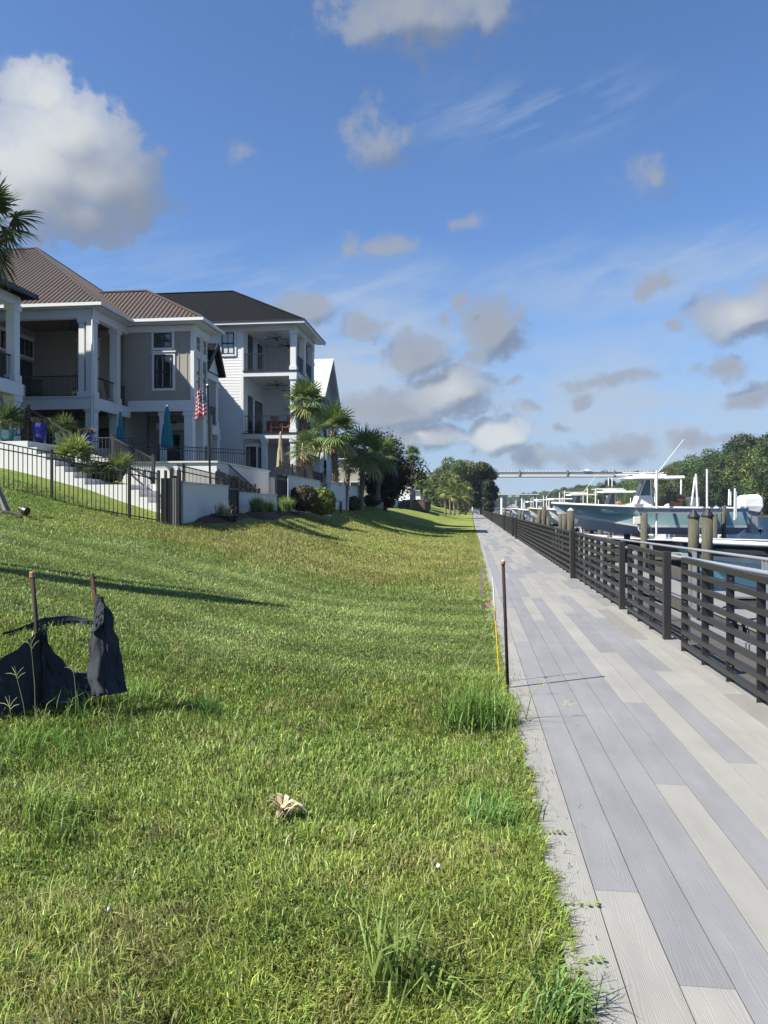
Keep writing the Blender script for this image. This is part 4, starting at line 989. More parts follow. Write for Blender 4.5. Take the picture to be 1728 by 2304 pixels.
# roofs
A1 = (-23.5, 38.2, 15.75); A0 = (-30, 38.2, 15.75); e0 = (-30,31.5,EZ+.17); e1 = (-16.4,31.5,EZ+.17); e2 = (-16.4,44.9,EZ+.17); e3 = (-30,44.9,EZ+.17)
rf = roof(H, [[e0,e1,A1,A0],[e1,e2,A1],[e2,e3,A0,A1]], 'brownroof', .235); hipcaps(rf, [(e1,A1),(e2,A1),(A0,A1)], 'brownroof')
g0 = (-19,34.55,EZ+.17); g1_ = (-12.8,34.55,EZ+.17); g2_ = (-12.8,37.7,EZ+.17); B1 = (-16.75,37.2,12.92); B0 = (-22,37.2,12.92)
rf = roof(H, [[g0,g1_,B1,B0],[g1_,g2_,B1],[g2_,(-19,37.9,EZ+.17),B0,B1]], 'brownroof', .235, name='wing_roof'); hipcaps(rf, [(g1_,B1),(B0,B1)], 'brownroof')
# porch furniture, seen as dark shapes behind the balusters
def chair(label, loc, rz, m, rocker=False, group=None):
    root = thing('porch_chair', label, 'chair', loc, rz, group)
    MB().box(-.27,.27,-.27,.27,.38,.44).build('seat', M[m], root, world=False)
    mb = MB(); [mb.bar((x,.25,.44),(x,.40,1.12),.065,.02,(0,1,0)) for x in (-.22,-.13,-.045,.045,.13,.22)]; mb.bar((-.27,.40,1.1),(.27,.40,1.1),.03,.1); mb.build('backrest', M[m], root, world=False)
    for x in (-.29,.29):
        mb = MB(); mb.bar((x,-.30,.62),(x,.32,.62),.08,.03); mb.bar((x,-.24,.05),(x,-.24,.62),.045,.045,(1,0,0)); mb.bar((x,.25,.05),(x,.28,.62),.045,.045,(1,0,0)); mb.build('arm_and_legs', M[m], root, world=False)
        if rocker: mb = MB(); mb.tube([(x,-.45,.09),(x,-.15,.02),(x,.2,.02),(x,.55,.10)], .025, 6); mb.build('rocker', M[m], root, world=False)
    return root
chair('dark lounge chair on the upper porch of the taupe house, left', (-20.6,33.3,FZ+.02), R(20), 'blackplastic'); chair('dark lounge chair on the upper porch beside the white column', (-18.2,33.2,FZ+.02), R(-30), 'blackplastic')
root = thing('patio_sofa', 'pale grey patio sofa behind the iron fence on the terrace', 'sofa', (-15.2,29.6,3.33))
mb = MB(); mb.box(-.9,.9,-.35,.4,.15,.42); mb.box(-.9,.9,.25,.42,.42,.82); mb.box(-.95,-.78,-.35,.4,.15,.6); mb.box(.78,.95,-.35,.4,.15,.6); mb.build('cushions', mat('grey_cushion', (.33,.33,.34), .95, var=.1), root, world=False, bevel=.04)
MB().box(-.93,.93,-.37,.42,.02,.149).build('base', M['blackplastic'], root, world=False)

# ------------------------------------------------------------------ house at the left edge
A = thing('house', 'dark roofed house cut by the left edge with white balcony beam', 'house', (-19,24,3.5))
MB().box(-30,-18.8,23.4,26.0,3.0,9.6).build('wall', M['taupe'], A); MB().box(-34,-20.3,22.6,28.7,2.8,14.2).build('unseen_upper_wall', M['taupe'], A); roof(A, [[(-34.5,22.2,14.2),(-19.8,22.2,14.2),(-22.8,25.5,16.6),(-34.5,25.5,16.6)],[(-19.8,22.2,14.2),(-19.8,29.1,14.2),(-22.8,25.5,16.6)],[(-19.8,29.1,14.2),(-34.5,29.1,14.2),(-34.5,25.5,16.6),(-22.8,25.5,16.6)]], 'shingle', name='unseen_upper_roof')  # upper block is unseen, placed and sized to shade the taupe porch
mb = MB(); mb.box(-30,-16.9,23.2,26.5,6.05,6.36); mb.box(-16.9,-16.82,23.2,26.55,5.85,6.3); mb.box(-30,-16.82,26.5,26.58,5.85,6.3); mb.box(-17.3,-16.95,23.2,26.5,9.25,9.6); mb.build('porch_beam', M['trim'], A)
for y_ in (23.4,26.25): column(A, -17.1, y_, 6.36, 9.25, .34); column(A, -17.1, y_, 3.3, 5.85, .38)
balustrade(A, 'S', -17.1, 23.6, 26.1, 6.36)
ea = (-16.45,22.8,9.72); eb = (-16.45,26.6,9.72); rf = roof(A, [[ea,eb,(-20.3,25.0,11.4),(-20.3,24.4,11.4)],[eb,(-30,26.6,9.72),(-26,25.0,11.4),(-20.3,25.0,11.4)],[(-30,22.8,9.72),ea,(-20.3,24.4,11.4),(-26,24.4,11.4)]], 'shingle')
mb = MB(); mb.box(-16.47,-16.35,22.7,26.7,9.55,9.72); mb.box(-30,-16.35,26.6,26.7,9.55,9.72); mb.build('gutter', M['black'], A)

# ------------------------------------------------------------------ small dark gabled house between
C_ = thing('house', 'narrow white house with dark gable squeezed between taupe and white houses', 'house', (-14,39,3))
MB().box(-22,-15.2,38.21,40.0,2.9,8.7).build('wall', M['siding'], C_)
mb = MB(); mb.box(-16.5,-13.85,37.7,39.9,5.75,6.1); mb.box(-13.849,-13.78,37.7,39.95,5.6,6.05); mb.box(-14.1,-13.85,37.7,39.9,8.5,8.85); mb.build('porch_beam', M['trim'], C_)
for y_ in (37.9,39.7): column(C_, -14.02, y_, 6.1, 8.45, .3); column(C_, -13.95, y_, 2.95, 5.6, .34)
balustrade(C_, 'S', -13.9, 38.1, 39.5, 6.1); balustrade(C_, 'F', 38.5, -15.1, -14.15, 6.1)
door(C_, 'S', -15.2, 38.7, 39.5, 6.1, 8.2); window(C_, 'S', -15.2, 38.7, 39.6, 3.4, 5.2)
PKz = 10.5; ya, yc, yb = 37.45, 38.85, 40.1; xe = -13.5; zz = 8.95
roof(C_, [[(-22,ya,zz),(xe,ya,zz),(xe,yc,PKz),(-22,yc,PKz)],[(xe,yb,zz),(-22,yb,zz),(-22,yc,PKz),(xe,yc,PKz)]], 'shingle')
MB().add([], []).sheet([(-13.95,37.75,zz),(-13.95,39.85,zz),(-13.95,38.85,PKz-.2)], .1, (1,0,0)).build('gable', M['siding'], C_)
mb = MB(); mb.bar((xe-.05,ya,zz-.06),(xe,yc,PKz-.06),.06,.2); mb.bar((xe-.05,yb,zz-.06),(xe,yc,PKz-.06),.06,.2); mb.bar((-22,ya,zz-.08),(xe,ya,zz-.08),.1,.14); mb.build('fascia', M['black'], C_)

# ------------------------------------------------------------------ white three storey house
D = thing('house', 'white lap sided three storey house with charcoal hip roof and stacked porches', 'house', (-13,43.5,3))
YF = 43.5; XC = -13.56; XP = -10.35; YB = 48.6
z3 = atY(600,834,YF).z; z2 = atY(600,974,YF).z; ze = atY(600,728,YF).z; zb = 3.0
MB().box(-24, XC, YF, 56, zb, ze).build('wall', M['siding'], D)
lap_wall(D, 'F', YF, -24, XC-.12, zb, ze); 
mb = MB(); mb.box(XC-.13, XC+.01, YF-.04, YF-.001, zb, ze); mb.box(-24, XP+.05, YF-.06, YF+.25, ze-.42, ze); mb.box(XP-.25, XP+.05, YF+.25, YB, ze-.42, ze)
mb.build('corner_trim', M['trim'], D)
zsl = .30
for z in (z3, z2):
    mb = MB(); mb.box(XC, XP, YF-.03, YB, z-.30, z-.02); mb.box(XC, XP+.06, YF-.08, YF-.03, z-.34, z-.05); mb.box(XP, XP+.06, YF-.03, YB, z-.34, z-.05); mb.build('porch_floor', M['trim'], D)
    mb = MB(); mb.box(XC-.02, XP+.10, YF-.13, YF-.08, z-.05, z+.01); mb.box(XP+.06, XP+.11, YF-.08, YB, z-.05, z+.01); mb.build('drip_edge', M['black'], D)
MB().box(XC, XP-.25, YF+.25, YB, ze-.30, ze-.2).build('porch_ceiling', M['siding'], D)
# back walls of the porches: top closed, middle open on its outer half
mb = MB(); mb.box(XC, XP, YB, YB+.2, z3, ze); mb.box(XC, -12.0, YB, YB+.2, z2, z3-.3); mb.box(-12.0, XP, YB, YB+.2, z3-.75, z3-.3); mb.box(-10.75, XP, YB, YB+.2, z2, z3-.75); mb.box(XC,XP,YB,YB+.2,z2,z2+1.3); mb.box(XC, XP, YB, YB+.2, zb, z2-.3); mb.build('porch_back_wall', M['siding'], D)
cw = .34
for z0_, z1_ in ((z3, ze-.42),(z2, z3-.34),(zb, z2-.34)):
    for y_ in (YF+.14, YF+2.5, YB-.2): column(D, XP-.17, y_, z0_, z1_, cw)
column(D, -12.3, YF+.14, zb, z2-.34, .3)
for z in (z3, z2): balustrade(D, 'F', YF+.05, XC+.05, XP-.36, z, 1.05); balustrade(D, 'S', XP-.1, YF+.4, YF+2.3, z, 1.05); balustrade(D, 'S', XP-.1, YF+2.7, YB-.4, z, 1.05)
for z in (z3, z2):
    door(D, 'S', XC, YF+.9, YF+1.8, z+.01, z+2.4); door(D, 'S', XC, YF+3.0, YF+3.95, z+.01, z+2.3)
door(D, 'S', XC, YF+2.4, YF+3.3, z2+.01, z2+2.3)
fan(D, -11.9, YF+1.2, ze-.3); fan(D, -11.7, YF+3.4, ze-.3); fan(D, -11.9, YF+1.3, z3-.34); fan(D, -11.5, YF+3.4, z3-.34)
win_px(D, YF-.02, 499, 527, 748, 797, cols=2, pane='curtain', trim=.14)
win_px(D, YF-.02, 555, 577, 1005, 1060, cols=2, trim=.1)
window(D, 'S', XC, YF+1.2, YF+2.2, 3.5, 5.4); door(D, 'S', XC, YF+2.8, YF+3.7, 3.05, 5.5)
f0 = (-24.6, YF-.6, ze+.02); f1 = (XP+.62, YF-.6, ze+.02); f2 = (XP+.62, YB+8, ze+.02); f3 = (-24.6, YB+8, ze+.02); r1 = (-16.25, 49.8, 16.5); r0 = (-22, 49.8, 16.5)
rf = roof(D, [[f0,f1,r1,r0],[f1,(XP+.62,YB+.6,ze+.02),r1],[(XP+.62,YB+.6,ze+.02),(-24.6,YB+.6,ze+.02),r0,r1]], 'shingle', th=.06); hipcaps(rf, [(f1,r1),(r0,r1)], 'shingle')
mb = MB(); mb.box(-24.6, XP+.66, YF-.66, YF-.6, ze-.16, ze+.03); mb.box(XP+.60, XP+.66, YF-.6, YB+.6, ze-.16, ze+.03); mb.box(-24.6, XP+.60, YF-.6, YF-.07, ze-.10, ze-.05); mb.box(XP+.06, XP+.60, YF-.07, YB+.6, ze-.10, ze-.05); mb.build('soffit', M['trim'], D)
mb = MB(); mb.box(-24.6, XP+.70, YF-.70, YF-.661, ze-.02, ze+.05); mb.box(XP+.661, XP+.70, YF-.66, YB+.6, ze-.02, ze+.05); mb.build('gutter', M['black'], D)
chair('red stained rocking chair on the middle porch of the white house, left one', (-11.9,YF+1.1,z2+.01), R(25), 'redwood', True); chair('red stained rocking chair on the middle porch of the white house, nearer the outer column', (-11.05,YF+1.0,z2+.01), R(-10), 'redwood', True)

# ------------------------------------------------------------------ white metal roofed house behind
E_ = thing('house', 'house with steep white metal roof half hidden behind the white three storey house', 'house', (-14,59,3))
MB().box(-24,-11.8,57.6,66,2.6,10.1).build('wall', M['siding'], E_)
ez = 10.3; pz = 13.9; ye = 57.; yr = 60.6; yk = 64.2; xg = -11.25
roof(E_, [[(-26,ye,ez),(xg,ye,ez),(xg,yr,pz),(-26,yr,pz)],[(xg,yk,ez),(-26,yk,ez),(-26,yr,pz),(xg,yr,pz)]], 'whiteroof', .45)
MB().sheet([(-11.8,57.7,10.1),(-11.8,63.6,10.1),(-11.8,yr,13.6)], .15, (-1,0,0)).build('gable', mat('grey_gable', (.25,.26,.28), .8), E_)
mb = MB(); mb.bar((xg-.1,ye,ez-.1),(xg-.1,yr,pz-.1),.08,.2); mb.bar((xg-.1,yk,ez-.1),(xg-.1,yr,pz-.1),.08,.2); mb.build('fascia', M['trim'], E_)
for z in (4,7.2): window(E_, 'F', 57.6, -14.2,-13.2, z, z+1.5); window(E_, 'S', -11.8, 59, 60, z, z+1.5)
# distant houses
def far_house(label, x0, x1, y0, y1, z0, ze, zr, wallm, roofm, nwin=3):
    h = thing('house', label, 'house', ((x0+x1)/2, y0, z0)); MB().box(x0,x1,y0,y1,z0,ze).build('wall', M[wallm], h)
    o_ = .5; yc = (y0+y1)/2; run = min((y1-y0)/2, (x1-x0)/2)*.98
    a = (x0-o_,y0-o_,ze); b = (x1+o_,y0-o_,ze); c = (x1+o_,y1+o_,ze); d = (x0-o_,y1+o_,ze); r0 = (x0+run,yc,zr); r1 = (x1-run,yc,zr)
    roof(h, [[a,b,r1,r0],[b,c,r1],[c,d,r0,r1],[d,a,r0]], roofm)
    n = int((ze-z0)/3)
    for k in range(n):
        for j in range(nwin):
            xx = lerp(x0+.8, x1-1.8, (j+.5)/nwin); window(h, 'F', y0, xx, xx+1, z0+k*3+1, z0+k*3+2.4, trim=.1)
            yy = lerp(y0+.8, y1-1.8, (j+.5)/nwin); window(h, 'S', x1, yy, yy+1, z0+k*3+1, z0+k*3+2.4, trim=.1)
    mb = MB(); mb.box(x0-o_,x1+o_,y0-o_,y0-o_+.05,ze-.2,ze); mb.box(x1+o_-.05,x1+o_,y0-o_+.05,y1+o_,ze-.2,ze); mb.build('fascia', M['trim'], h)
    return h
far_house('taupe house with dark hip roof beyond the dark round tree', -20,-11.5,88,98,2.2,7.6,9.9,'taupe','shingle')
far_house('low pale house behind the short palm group', -19,-9.0,112,122,1.9,6.2,8.0,'siding','brownroof')
far_house('small pale house glimpsed at the foot of the far palms', -20,-9.,140,150,1.5,5.0,6.6,'siding','shingle')
root = thing('hedge', 'clipped reddish brown hedge before the far houses', 'hedge', (-7.5,92,1.5))

# ------------------------------------------------------------------ foliage makers
def leaf_cloud(name, pts, nrm, size, tints, parent, loc0=(0,0,0), m='leaf', aspect=.6):
    n = len(pts); a = rng.normal(size=(n,3)); t1 = np.cross(nrm, a); t1 /= np.linalg.norm(t1, axis=1)[:,None]+1e-9; t2 = np.cross(nrm, t1)
    s = (np.asarray(size)*np.ones(n))[:,None]
    V = np.stack([pts-t1*s*.5, pts+t2*s*aspect*.5+t1*s*.05, pts+t1*s*.5, pts-t2*s*aspect*.5+t1*s*.05], 1)
    me = bpy.data.meshes.new(name); me.vertices.add(n*4); me.vertices.foreach_set('co', V.astype(np.float32).ravel())
    me.loops.add(n*4); me.loops.foreach_set('vertex_index', np.arange(n*4, dtype=np.int32)); me.polygons.add(n); me.polygons.foreach_set('loop_start', (np.arange(n)*4).astype(np.int32)); me.update(calc_edges=True)
    c = np.concatenate([np.repeat(tints[:,None,:],4,1), np.ones((n,4,1))], 2); at2 = me.attributes.new('tint','FLOAT_COLOR','POINT'); at2.data.foreach_set('color', c.astype(np.float32).ravel())
    me.materials.append(M[m]); o = bpy.data.objects.new(name, me); COL.objects.link(o); o.parent = parent
    return o
def crown_points(lobes, n):
    w = np.array([l[3]**2 for l in lobes]); k = rng.choice(len(lobes), n, p=w/w.sum()); L = np.array([l[:3] for l in lobes])[k]; rr_ = np.array([l[3] for l in lobes])[k]
    d = rng.normal(size=(n,3)); d /= np.linalg.norm(d, axis=1)[:,None]; q = rr_*(1-.35*rng.random(n)**2)*(1+.12*rng.normal(size=n))
    P = L+d*q[:,None]*np.array([1,1,.85]); N = d+rng.normal(size=(n,3))*.55; N /= np.linalg.norm(N, axis=1)[:,None]
    return P, N, k
def tree(label, loc, H_, Rr, n, leaf, tint, z0f=.25, seed=0, cat='tree', name='tree', shape='round', group=None, lob=16, rz=0):
    global rng
    old = rng; rng = np.random.default_rng(seed+100)
    root = thing(name, label, cat, loc, rz, group); lobes = []
    for i in range(lob):
        f = rng.random(); zc = H_*(z0f+(1-z0f)*(.12+.78*f)); prof = math.sin(math.pi*min(1,(.12+.88*(1-f))**.8))*.5+.45 if shape != 'pine' else (.35+.75*(1-f))
        r_ = Rr*prof*rng.uniform(.2,.75); th = rng.uniform(0,6.28); lobes.append((r_*math.cos(th), r_*math.sin(th), zc, Rr*rng.uniform(.28,.50)))
    P, N, k = crown_points(lobes, n); keep = P[:,2] > H_*z0f*.6; P = P[keep]; N = N[keep]; k = k[keep]
    lt = rng.uniform(.72,1.25,len(lobes))[k]*rng.lognormal(0,.22,len(P)); c = np.array(tint)[None,:]*lt[:,None]*np.stack([rng.uniform(.8,1.3,len(lobes))[k], np.ones(len(P)), rng.uniform(.8,1.2,len(P))], 1)
    leaf_cloud('crown', P, N, rng.uniform(.7,1.3,len(P))*leaf, np.clip(c,0,1), root)
    mb = MB(); mb.tube([(0,0,-.5),(.02*H_,0,H_*.3),(0,.02*H_,H_*.62)], [H_*.022+.05,H_*.016+.03,H_*.008+.02], 8)
    for i in range(7):
        l = lobes[i]; z = min(l[2]*.75, H_*.55); mb.tube([(0,0,z*.7),(l[0]*.5,l[1]*.5,l[2]*.85),(l[0],l[1],l[2])], [H_*.009+.02,H_*.006+.01,.01], 5)
    mb.build('trunk', M['bark'], root, world=False); rng = old
    return root
def shrub(label, loc, rx, ry, h, n, leaf, tint, name='shrub', boxy=.0, cat='shrub'):
    root = thing(name, label, cat, loc); d = rng.normal(size=(n,3)); d /= np.linalg.norm(d,axis=1)[:,None]
    e = 1-.5*boxy; d2 = np.sign(d)*np.abs(d)**e; d2 /= np.max(np.abs(d2),axis=1)[:,None]**boxy*np.linalg.norm(d2,axis=1)[:,None]**(1-boxy)
    q = (1-.30*rng.random(n)**1.5)*(1+.16*np.array([mn.noise(Vector(v)*3.1+Vector(loc)) for v in d2])); P = d2*q[:,None]*np.array([rx,ry,h/2])+np.array([0,0,h*.48]); P[:,2] = np.maximum(P[:,2], .01)
    N = d+rng.normal(size=(n,3))*.5; N /= np.linalg.norm(N,axis=1)[:,None]
    c = np.array(tint)[None,:]*rng.lognormal(0,.3,n)[:,None]*np.stack([rng.uniform(.8,1.3,n),np.ones(n),rng.uniform(.8,1.2,n)],1)
    leaf_cloud('foliage', P, N, rng.uniform(.6,1.3,n)*leaf, np.clip(c,0,1), root)
    mb = MB()
    for i in range(6):
        a = i*1.05; mb.tube([(0,0,-.05),(rx*.3*math.cos(a),ry*.3*math.sin(a),h*.35),(rx*.6*math.cos(a),ry*.6*math.sin(a),h*.65)], [.03,.02,.008], 5)
    mb.build('stems', M['bark'], root, world=False)
    return root
def frond(VV, FF, TT, c, az_, el_, pet, L, nseg, droop, tint, fold=1.0):
    d = np.array([math.cos(az_)*math.cos(el_), math.sin(az_)*math.cos(el_), math.sin(el_)]); side = np.array([-math.sin(az_), math.cos(az_), 0]); up = np.cross(d, side); up = up if up[2] > 0 else -up
    hub = c+d*pet+np.array([0,0,-pet*pet*.10])
    n0 = len(VV); wd = .018                                  # petiole
    for q in (c, (c+hub)/2+np.array([0,0,.03]), hub): VV.extend([q-side*wd, q+side*wd]); TT.extend([np.array([.16,.20,.07])]*2)
    FF.extend([(n0,n0+1,n0+3,n0+2),(n0+2,n0+3,n0+5,n0+4)])
    for i in range(nseg):
        f = i/(nseg-1)*2-1; a = f*R(118); l = L*(.62+.38*math.cos(a*.62))*rng.uniform(.9,1.08)
        dir_ = d*math.cos(a)+side*math.sin(a)+up*.14*fold*(1 if i % 2 else .3)-up*.25*abs(f); dir_ /= np.linalg.norm(dir_)
        perp = np.cross(dir_, up); perp /= np.linalg.norm(perp)+1e-9; tw = tint*rng.uniform(.75,1.25); w0 = L*.012; wm = L*.042
        n0 = len(VV)
        for s, ww in ((0,w0),(.42,wm),(.72,wm*.7),(1.,.003)):
            p = hub+dir_*l*s; p = p+np.array([0,0,-droop*l*s**2.6*rng.uniform(.8,1.2)]);  p[:2] -= dir_[:2]*droop*l*.25*s**3
            VV.extend([p-perp*ww, p+perp*ww]); TT.extend([tw*(1.0 if s < .9 else 1.15)]*2)
        FF.extend([(n0,n0+1,n0+3,n0+2),(n0+2,n0+3,n0+5,n0+4),(n0+4,n0+5,n0+7,n0+6)])
def palm(label, base, H_, L, nf=34, seed=0, lean=(0,0), r=.15, boots=True, tint=(.13,.19,.055), group=None, skirt=.0, name='palm_tree'):
    global rng
    old = rng; rng = np.random.default_rng(seed+500); rr = random.Random(seed)
    root = thing(name, label, 'palm', base, 0, group); top = Vector((lean[0], lean[1], H_)); mid = Vector((lean[0]*.35+.05*H_*rr.uniform(-.4,.4), lean[1]*.35, H_*.5))
    mb = MB(); N = 14; pts = []
    for i in range(N+1):
        s = i/N; pts.append((1-s)**2*Vector((0,0,-.3))+2*s*(1-s)*mid+s*s*top)
    mb.tube(pts, [r*(1.35-.35*min(1,i/3))*(1+.06*math.sin(i*2.1)) for i in range(N+1)], 12)
    mb.build('trunk', M['palmbark'], root, world=False, smooth=True)
    if boots:
        mb = MB()
        for i in range(int(H_*17)):
            s = .30+.70*(i/(H_*17)); p = (1-s)**2*Vector((0,0,0))+2*s*(1-s)*mid+s*s*top; a = i*2.399; d = Vector((math.cos(a), math.sin(a), 0))
            e = p+d*(r+rr.uniform(.04,.11)*(.5+s))+Vector((0,0,.13+rr.uniform(0,.12))); mb.bar(p+d*r*.8, e, .075*rr.uniform(.7,1.1), .03, d)
        mb.build('boot', M['palmbark'], root, world=False)
    VV, FF, TT = [], [], []
    for i in range(nf):
        f = (i+.5)/nf; el_ = R(lerp(82, -48-20*skirt, f**.85)+rr.uniform(-8,8)); az_ = i*2.39996+rr.uniform(-.2,.2)
        t_ = np.array(tint)*rr.uniform(.8,1.2)
        if f > .86: t_ = t_*.6+np.array([.20,.16,.07])*.5
        frond(VV, FF, TT, np.array(top), az_, el_, L*rr.uniform(.65,.95), L*rr.uniform(.85,1.1), 26, lerp(.10,.42,f), t_)
    me = bpy.data.meshes.new('fronds'); me.from_pydata([tuple(v) for v in VV], [], FF); at2 = me.attributes.new('tint','FLOAT_COLOR','POINT'); at2.data.foreach_set('color', np.concatenate([np.array(TT), np.ones((len(TT),1))],1).astype(np.float32).ravel())
    me.materials.append(M['frond']); o = bpy.data.objects.new('fronds', me); COL.objects.link(o); o.parent = root; rng = old
    return root
def gz(x, y): return float(lawn_z(x, y))
def crown_at(px, py, Y): return atY(px, py, Y)
def palm_px(label, pxb, Y, zb_, pxc, pyc, Rpx, **kw):
    b = atY(pxb, 1100, Y); b.z = zb_; c = atY(pxc, pyc, Y); L = Rpx/F_PX*Y/1.8
    return palm(label, b, c.z-zb_, L, lean=(c.x-b.x, 0), **kw)
palm_px('tall palm rising behind the middle stucco wall, left of the others', 680, 38.5, 3.0, 688, 905, 70, seed=1, nf=27)
palm_px('large palm with rough booted trunk right of the round shrubs', 756, 43.5, 1.45, 748, 968, 80, seed=2, nf=30, skirt=.1, r=.19)
palm_px('palm with leaning trunk in front of the dark round tree', 812, 51, 1.30, 822, 1020, 80, seed=3, nf=34, r=.17, lean=None) if False else palm('palm with leaning trunk in front of the dark round tree', (atY(812,1100,51).x,51,1.25), atY(818,1012,51).z-1.25, 1.25, lean=(atY(818,1012,51).x-atY(812,1100,51).x,.3), seed=3, nf=27, r=.17)
palm_px('palm with drooping fronds touching the dark round tree', 850, 56, 2.5, 858, 1022, 54, seed=4, nf=28)
palm_px('lower palm crown in front of the tan umbrellas', 700, 36.5, 3.0, 688, 1012, 58, seed=5, nf=15, tint=(.14,.19,.06))
palm_px('low young palm beside the booted trunk', 775, 46, 1.5, 786, 1046, 28, seed=8, nf=12, tint=(.09,.14,.04))
palm_px('slender palm standing above the far taupe house', 924, 92, 1.6, 929, 1022, 25, seed=6, nf=28, r=.17)
for k, (pb_, Y, pc, yc_, rp_) in enumerate([(948,100,948,1080,26),(962,104,960,1100,20)]): palm_px(['palm in front of the far taupe house','shorter palm beside the one in front of the far taupe house'][k], pb_, Y, 1.5, pc, yc_, rp_, seed=20+k, nf=26)
for k, (pb_, Y, yc_, rp_) in enumerate([(1002,112,1102,22),(1013,116,1098,24),(1022,109,1110,22),(1034,118,1104,22),(1048,114,1112,24)]):
    palm_px('small palm in the cluster at the far end of the lawn', pb_, Y, .85, pb_+1, yc_, rp_, seed=30+k, nf=24, tint=(.15,.19,.055), group='palms clustered at the far end of the lawn')
# the palm whose fronds enter at the upper left
pc_ = at(-38, 498, 22.5)
palm('tall palm whose fronds hang into the picture at the upper left', (pc_.x-.3, pc_.y, 3.2), pc_.z-3.2, 1.0, lean=(.3,0), seed=9, nf=24, skirt=1.2, tint=(.05,.075,.022))
# cast of the long thin shadow on the mown grass: an added unseen pole just outside the left edge
# garden palms and beds
def agave(label, px, py, t, L, nf, tint, el0=75, seed=0):
    p = at(px, py, t); global rng; old = rng; rng = np.random.default_rng(seed+900); rr = random.Random(seed); root = thing('fan_palm', label, 'plant', p); VV, FF, TT = [], [], []
    for i in range(nf):
        f = (i+.5)/nf; frond(VV, FF, TT, np.array([0,0,.1]), i*2.4+rr.uniform(-.3,.3), R(lerp(el0,2,f)), L*.55, L*rr.uniform(.8,1.1), 18, lerp(.05,.25,f), np.array(tint)*rr.uniform(.8,1.2))
    me = bpy.data.meshes.new('fronds'); me.from_pydata([tuple(v) for v in VV], [], FF); at2 = me.attributes.new('tint','FLOAT_COLOR','POINT'); at2.data.foreach_set('color', np.concatenate([np.array(TT), np.ones((len(TT),1))],1).astype(np.float32).ravel())
    me.materials.append(M['frond']); o = bpy.data.objects.new('fronds', me); COL.objects.link(o); o.parent = root; rng = old
    MB().tube([(0,0,-.3),(0,0,.12)], .05, 7).build('stem', M['palmbark'], root, world=False)
agave('fan palm growing in the teal pot between the blue planters', 142, 975, 24.0, .42, 16, (.11,.16,.055), seed=1)
agave('bushy palm in the pot at the far left edge', 14, 962, 22.9, .55, 20, (.10,.14,.05), seed=2)
agave('yellow green fan palm below the right blue planter', 165, 1035, 22.6, .58, 22, (.20,.25,.07), seed=3)
agave('fan palm at the right end of the planting bed', 270, 1062, 22.8, .45, 16, (.14,.18,.06), seed=4)
agave('small fan palm hanging over the steps', 200, 1070, 22.4, .36, 14, (.13,.18,.06), seed=5)
def shrub_px(label, px, py_base, t, wpx, hpx, n, leaf, tint, **kw):
    p = at(px, py_base, t); shrub(label, p, wpx/2/F_PX*t, wpx/2/F_PX*t*.9, hpx/F_PX*t, n, leaf, tint, **kw)
shrub_px('dark green shrub in the bed behind the iron fence', 235, 1084, 23.0, 92, 44, 2600, .11, (.045,.07,.025))
shrub_px('dark round shrub with brownish leaves, left of the green one', 684, 1150, 31.3, 62, 58, 3600, .12, (.055,.05,.028), boxy=.3)
shrub_px('round green shrub with yellowish leaves before the tall stucco wall', 723, 1158, 32.3, 62, 62, 4200, .12, (.12,.17,.032), boxy=.3)
shrub_px('low dark shrub against the first shaded stucco wall', 495, 1178, 22.4, 78, 24, 2200, .08, (.035,.045,.02))
shrub_px('small tan dry shrub at the foot of the first stucco wall', 455, 1174, 22.0, 26, 20, 700, .06, (.22,.16,.08))
shrub_px('small round shrub at the foot of the leaning palm', 796, 1150, 48.0, 36, 34, 1500, .13, (.06,.085,.03))
shrub_px('reddish shrub under the dark round tree', 878, 1142, 62, 22, 20, 900, .16, (.09,.035,.025))
shrub_px('dark shrubs at the base of the dark tree', 838, 1140, 58, 40, 30, 1200, .16, (.03,.04,.02))
def ograss(label, px, py, t, n, L, tint):
    p = at(px, py, t); root = thing('ornamental_grass', label, 'plant', p); a = rng.uniform(0,6.28,n)
    blades('leaves', rng.normal(0,.10,n), rng.normal(0,.10,n), np.zeros(n), rng.uniform(.6,1.1,n)*L, rng.uniform(.01,.02,n), rng.beta(2,2,n)*.9, a, np.array(tint)*rng.lognormal(0,.25,n)[:,None], parent=root, m='leaf')
ograss('ornamental grass clump at the left end of the low stucco wall', 580, 1152, 25.0, 700, .62, (.14,.20,.07))
ograss('ornamental grass clump in the middle of the low stucco wall', 603, 1152, 25.8, 500, .48, (.12,.18,.06))
ograss('bright ornamental grass clump at the corner by the tall gate', 642, 1150, 28.5, 700, .65, (.20,.27,.08))
ograss('thin pale grass in front of the first stucco wall', 500, 1160, 21.6, 160, .5, (.24,.25,.16))
# hedge leaves
n = 2600; P = np.stack([rng.uniform(-1.2,1.8,n), rng.uniform(0,14,n), rng.uniform(0,1.1,n)],1); N = rng.normal(size=(n,3)); N /= np.linalg.norm(N,axis=1)[:,None]
hr = [o for o in SC.objects if o.name == 'hedge'][0]
leaf_cloud('foliage', P, N, np.full(n,.3), np.array([.10,.055,.035])*rng.lognormal(0,.3,n)[:,None], hr); MB().box(-1.2,1.8,0,14,-.3,.9).build('inner_branches', M['bark'], hr, world=False)
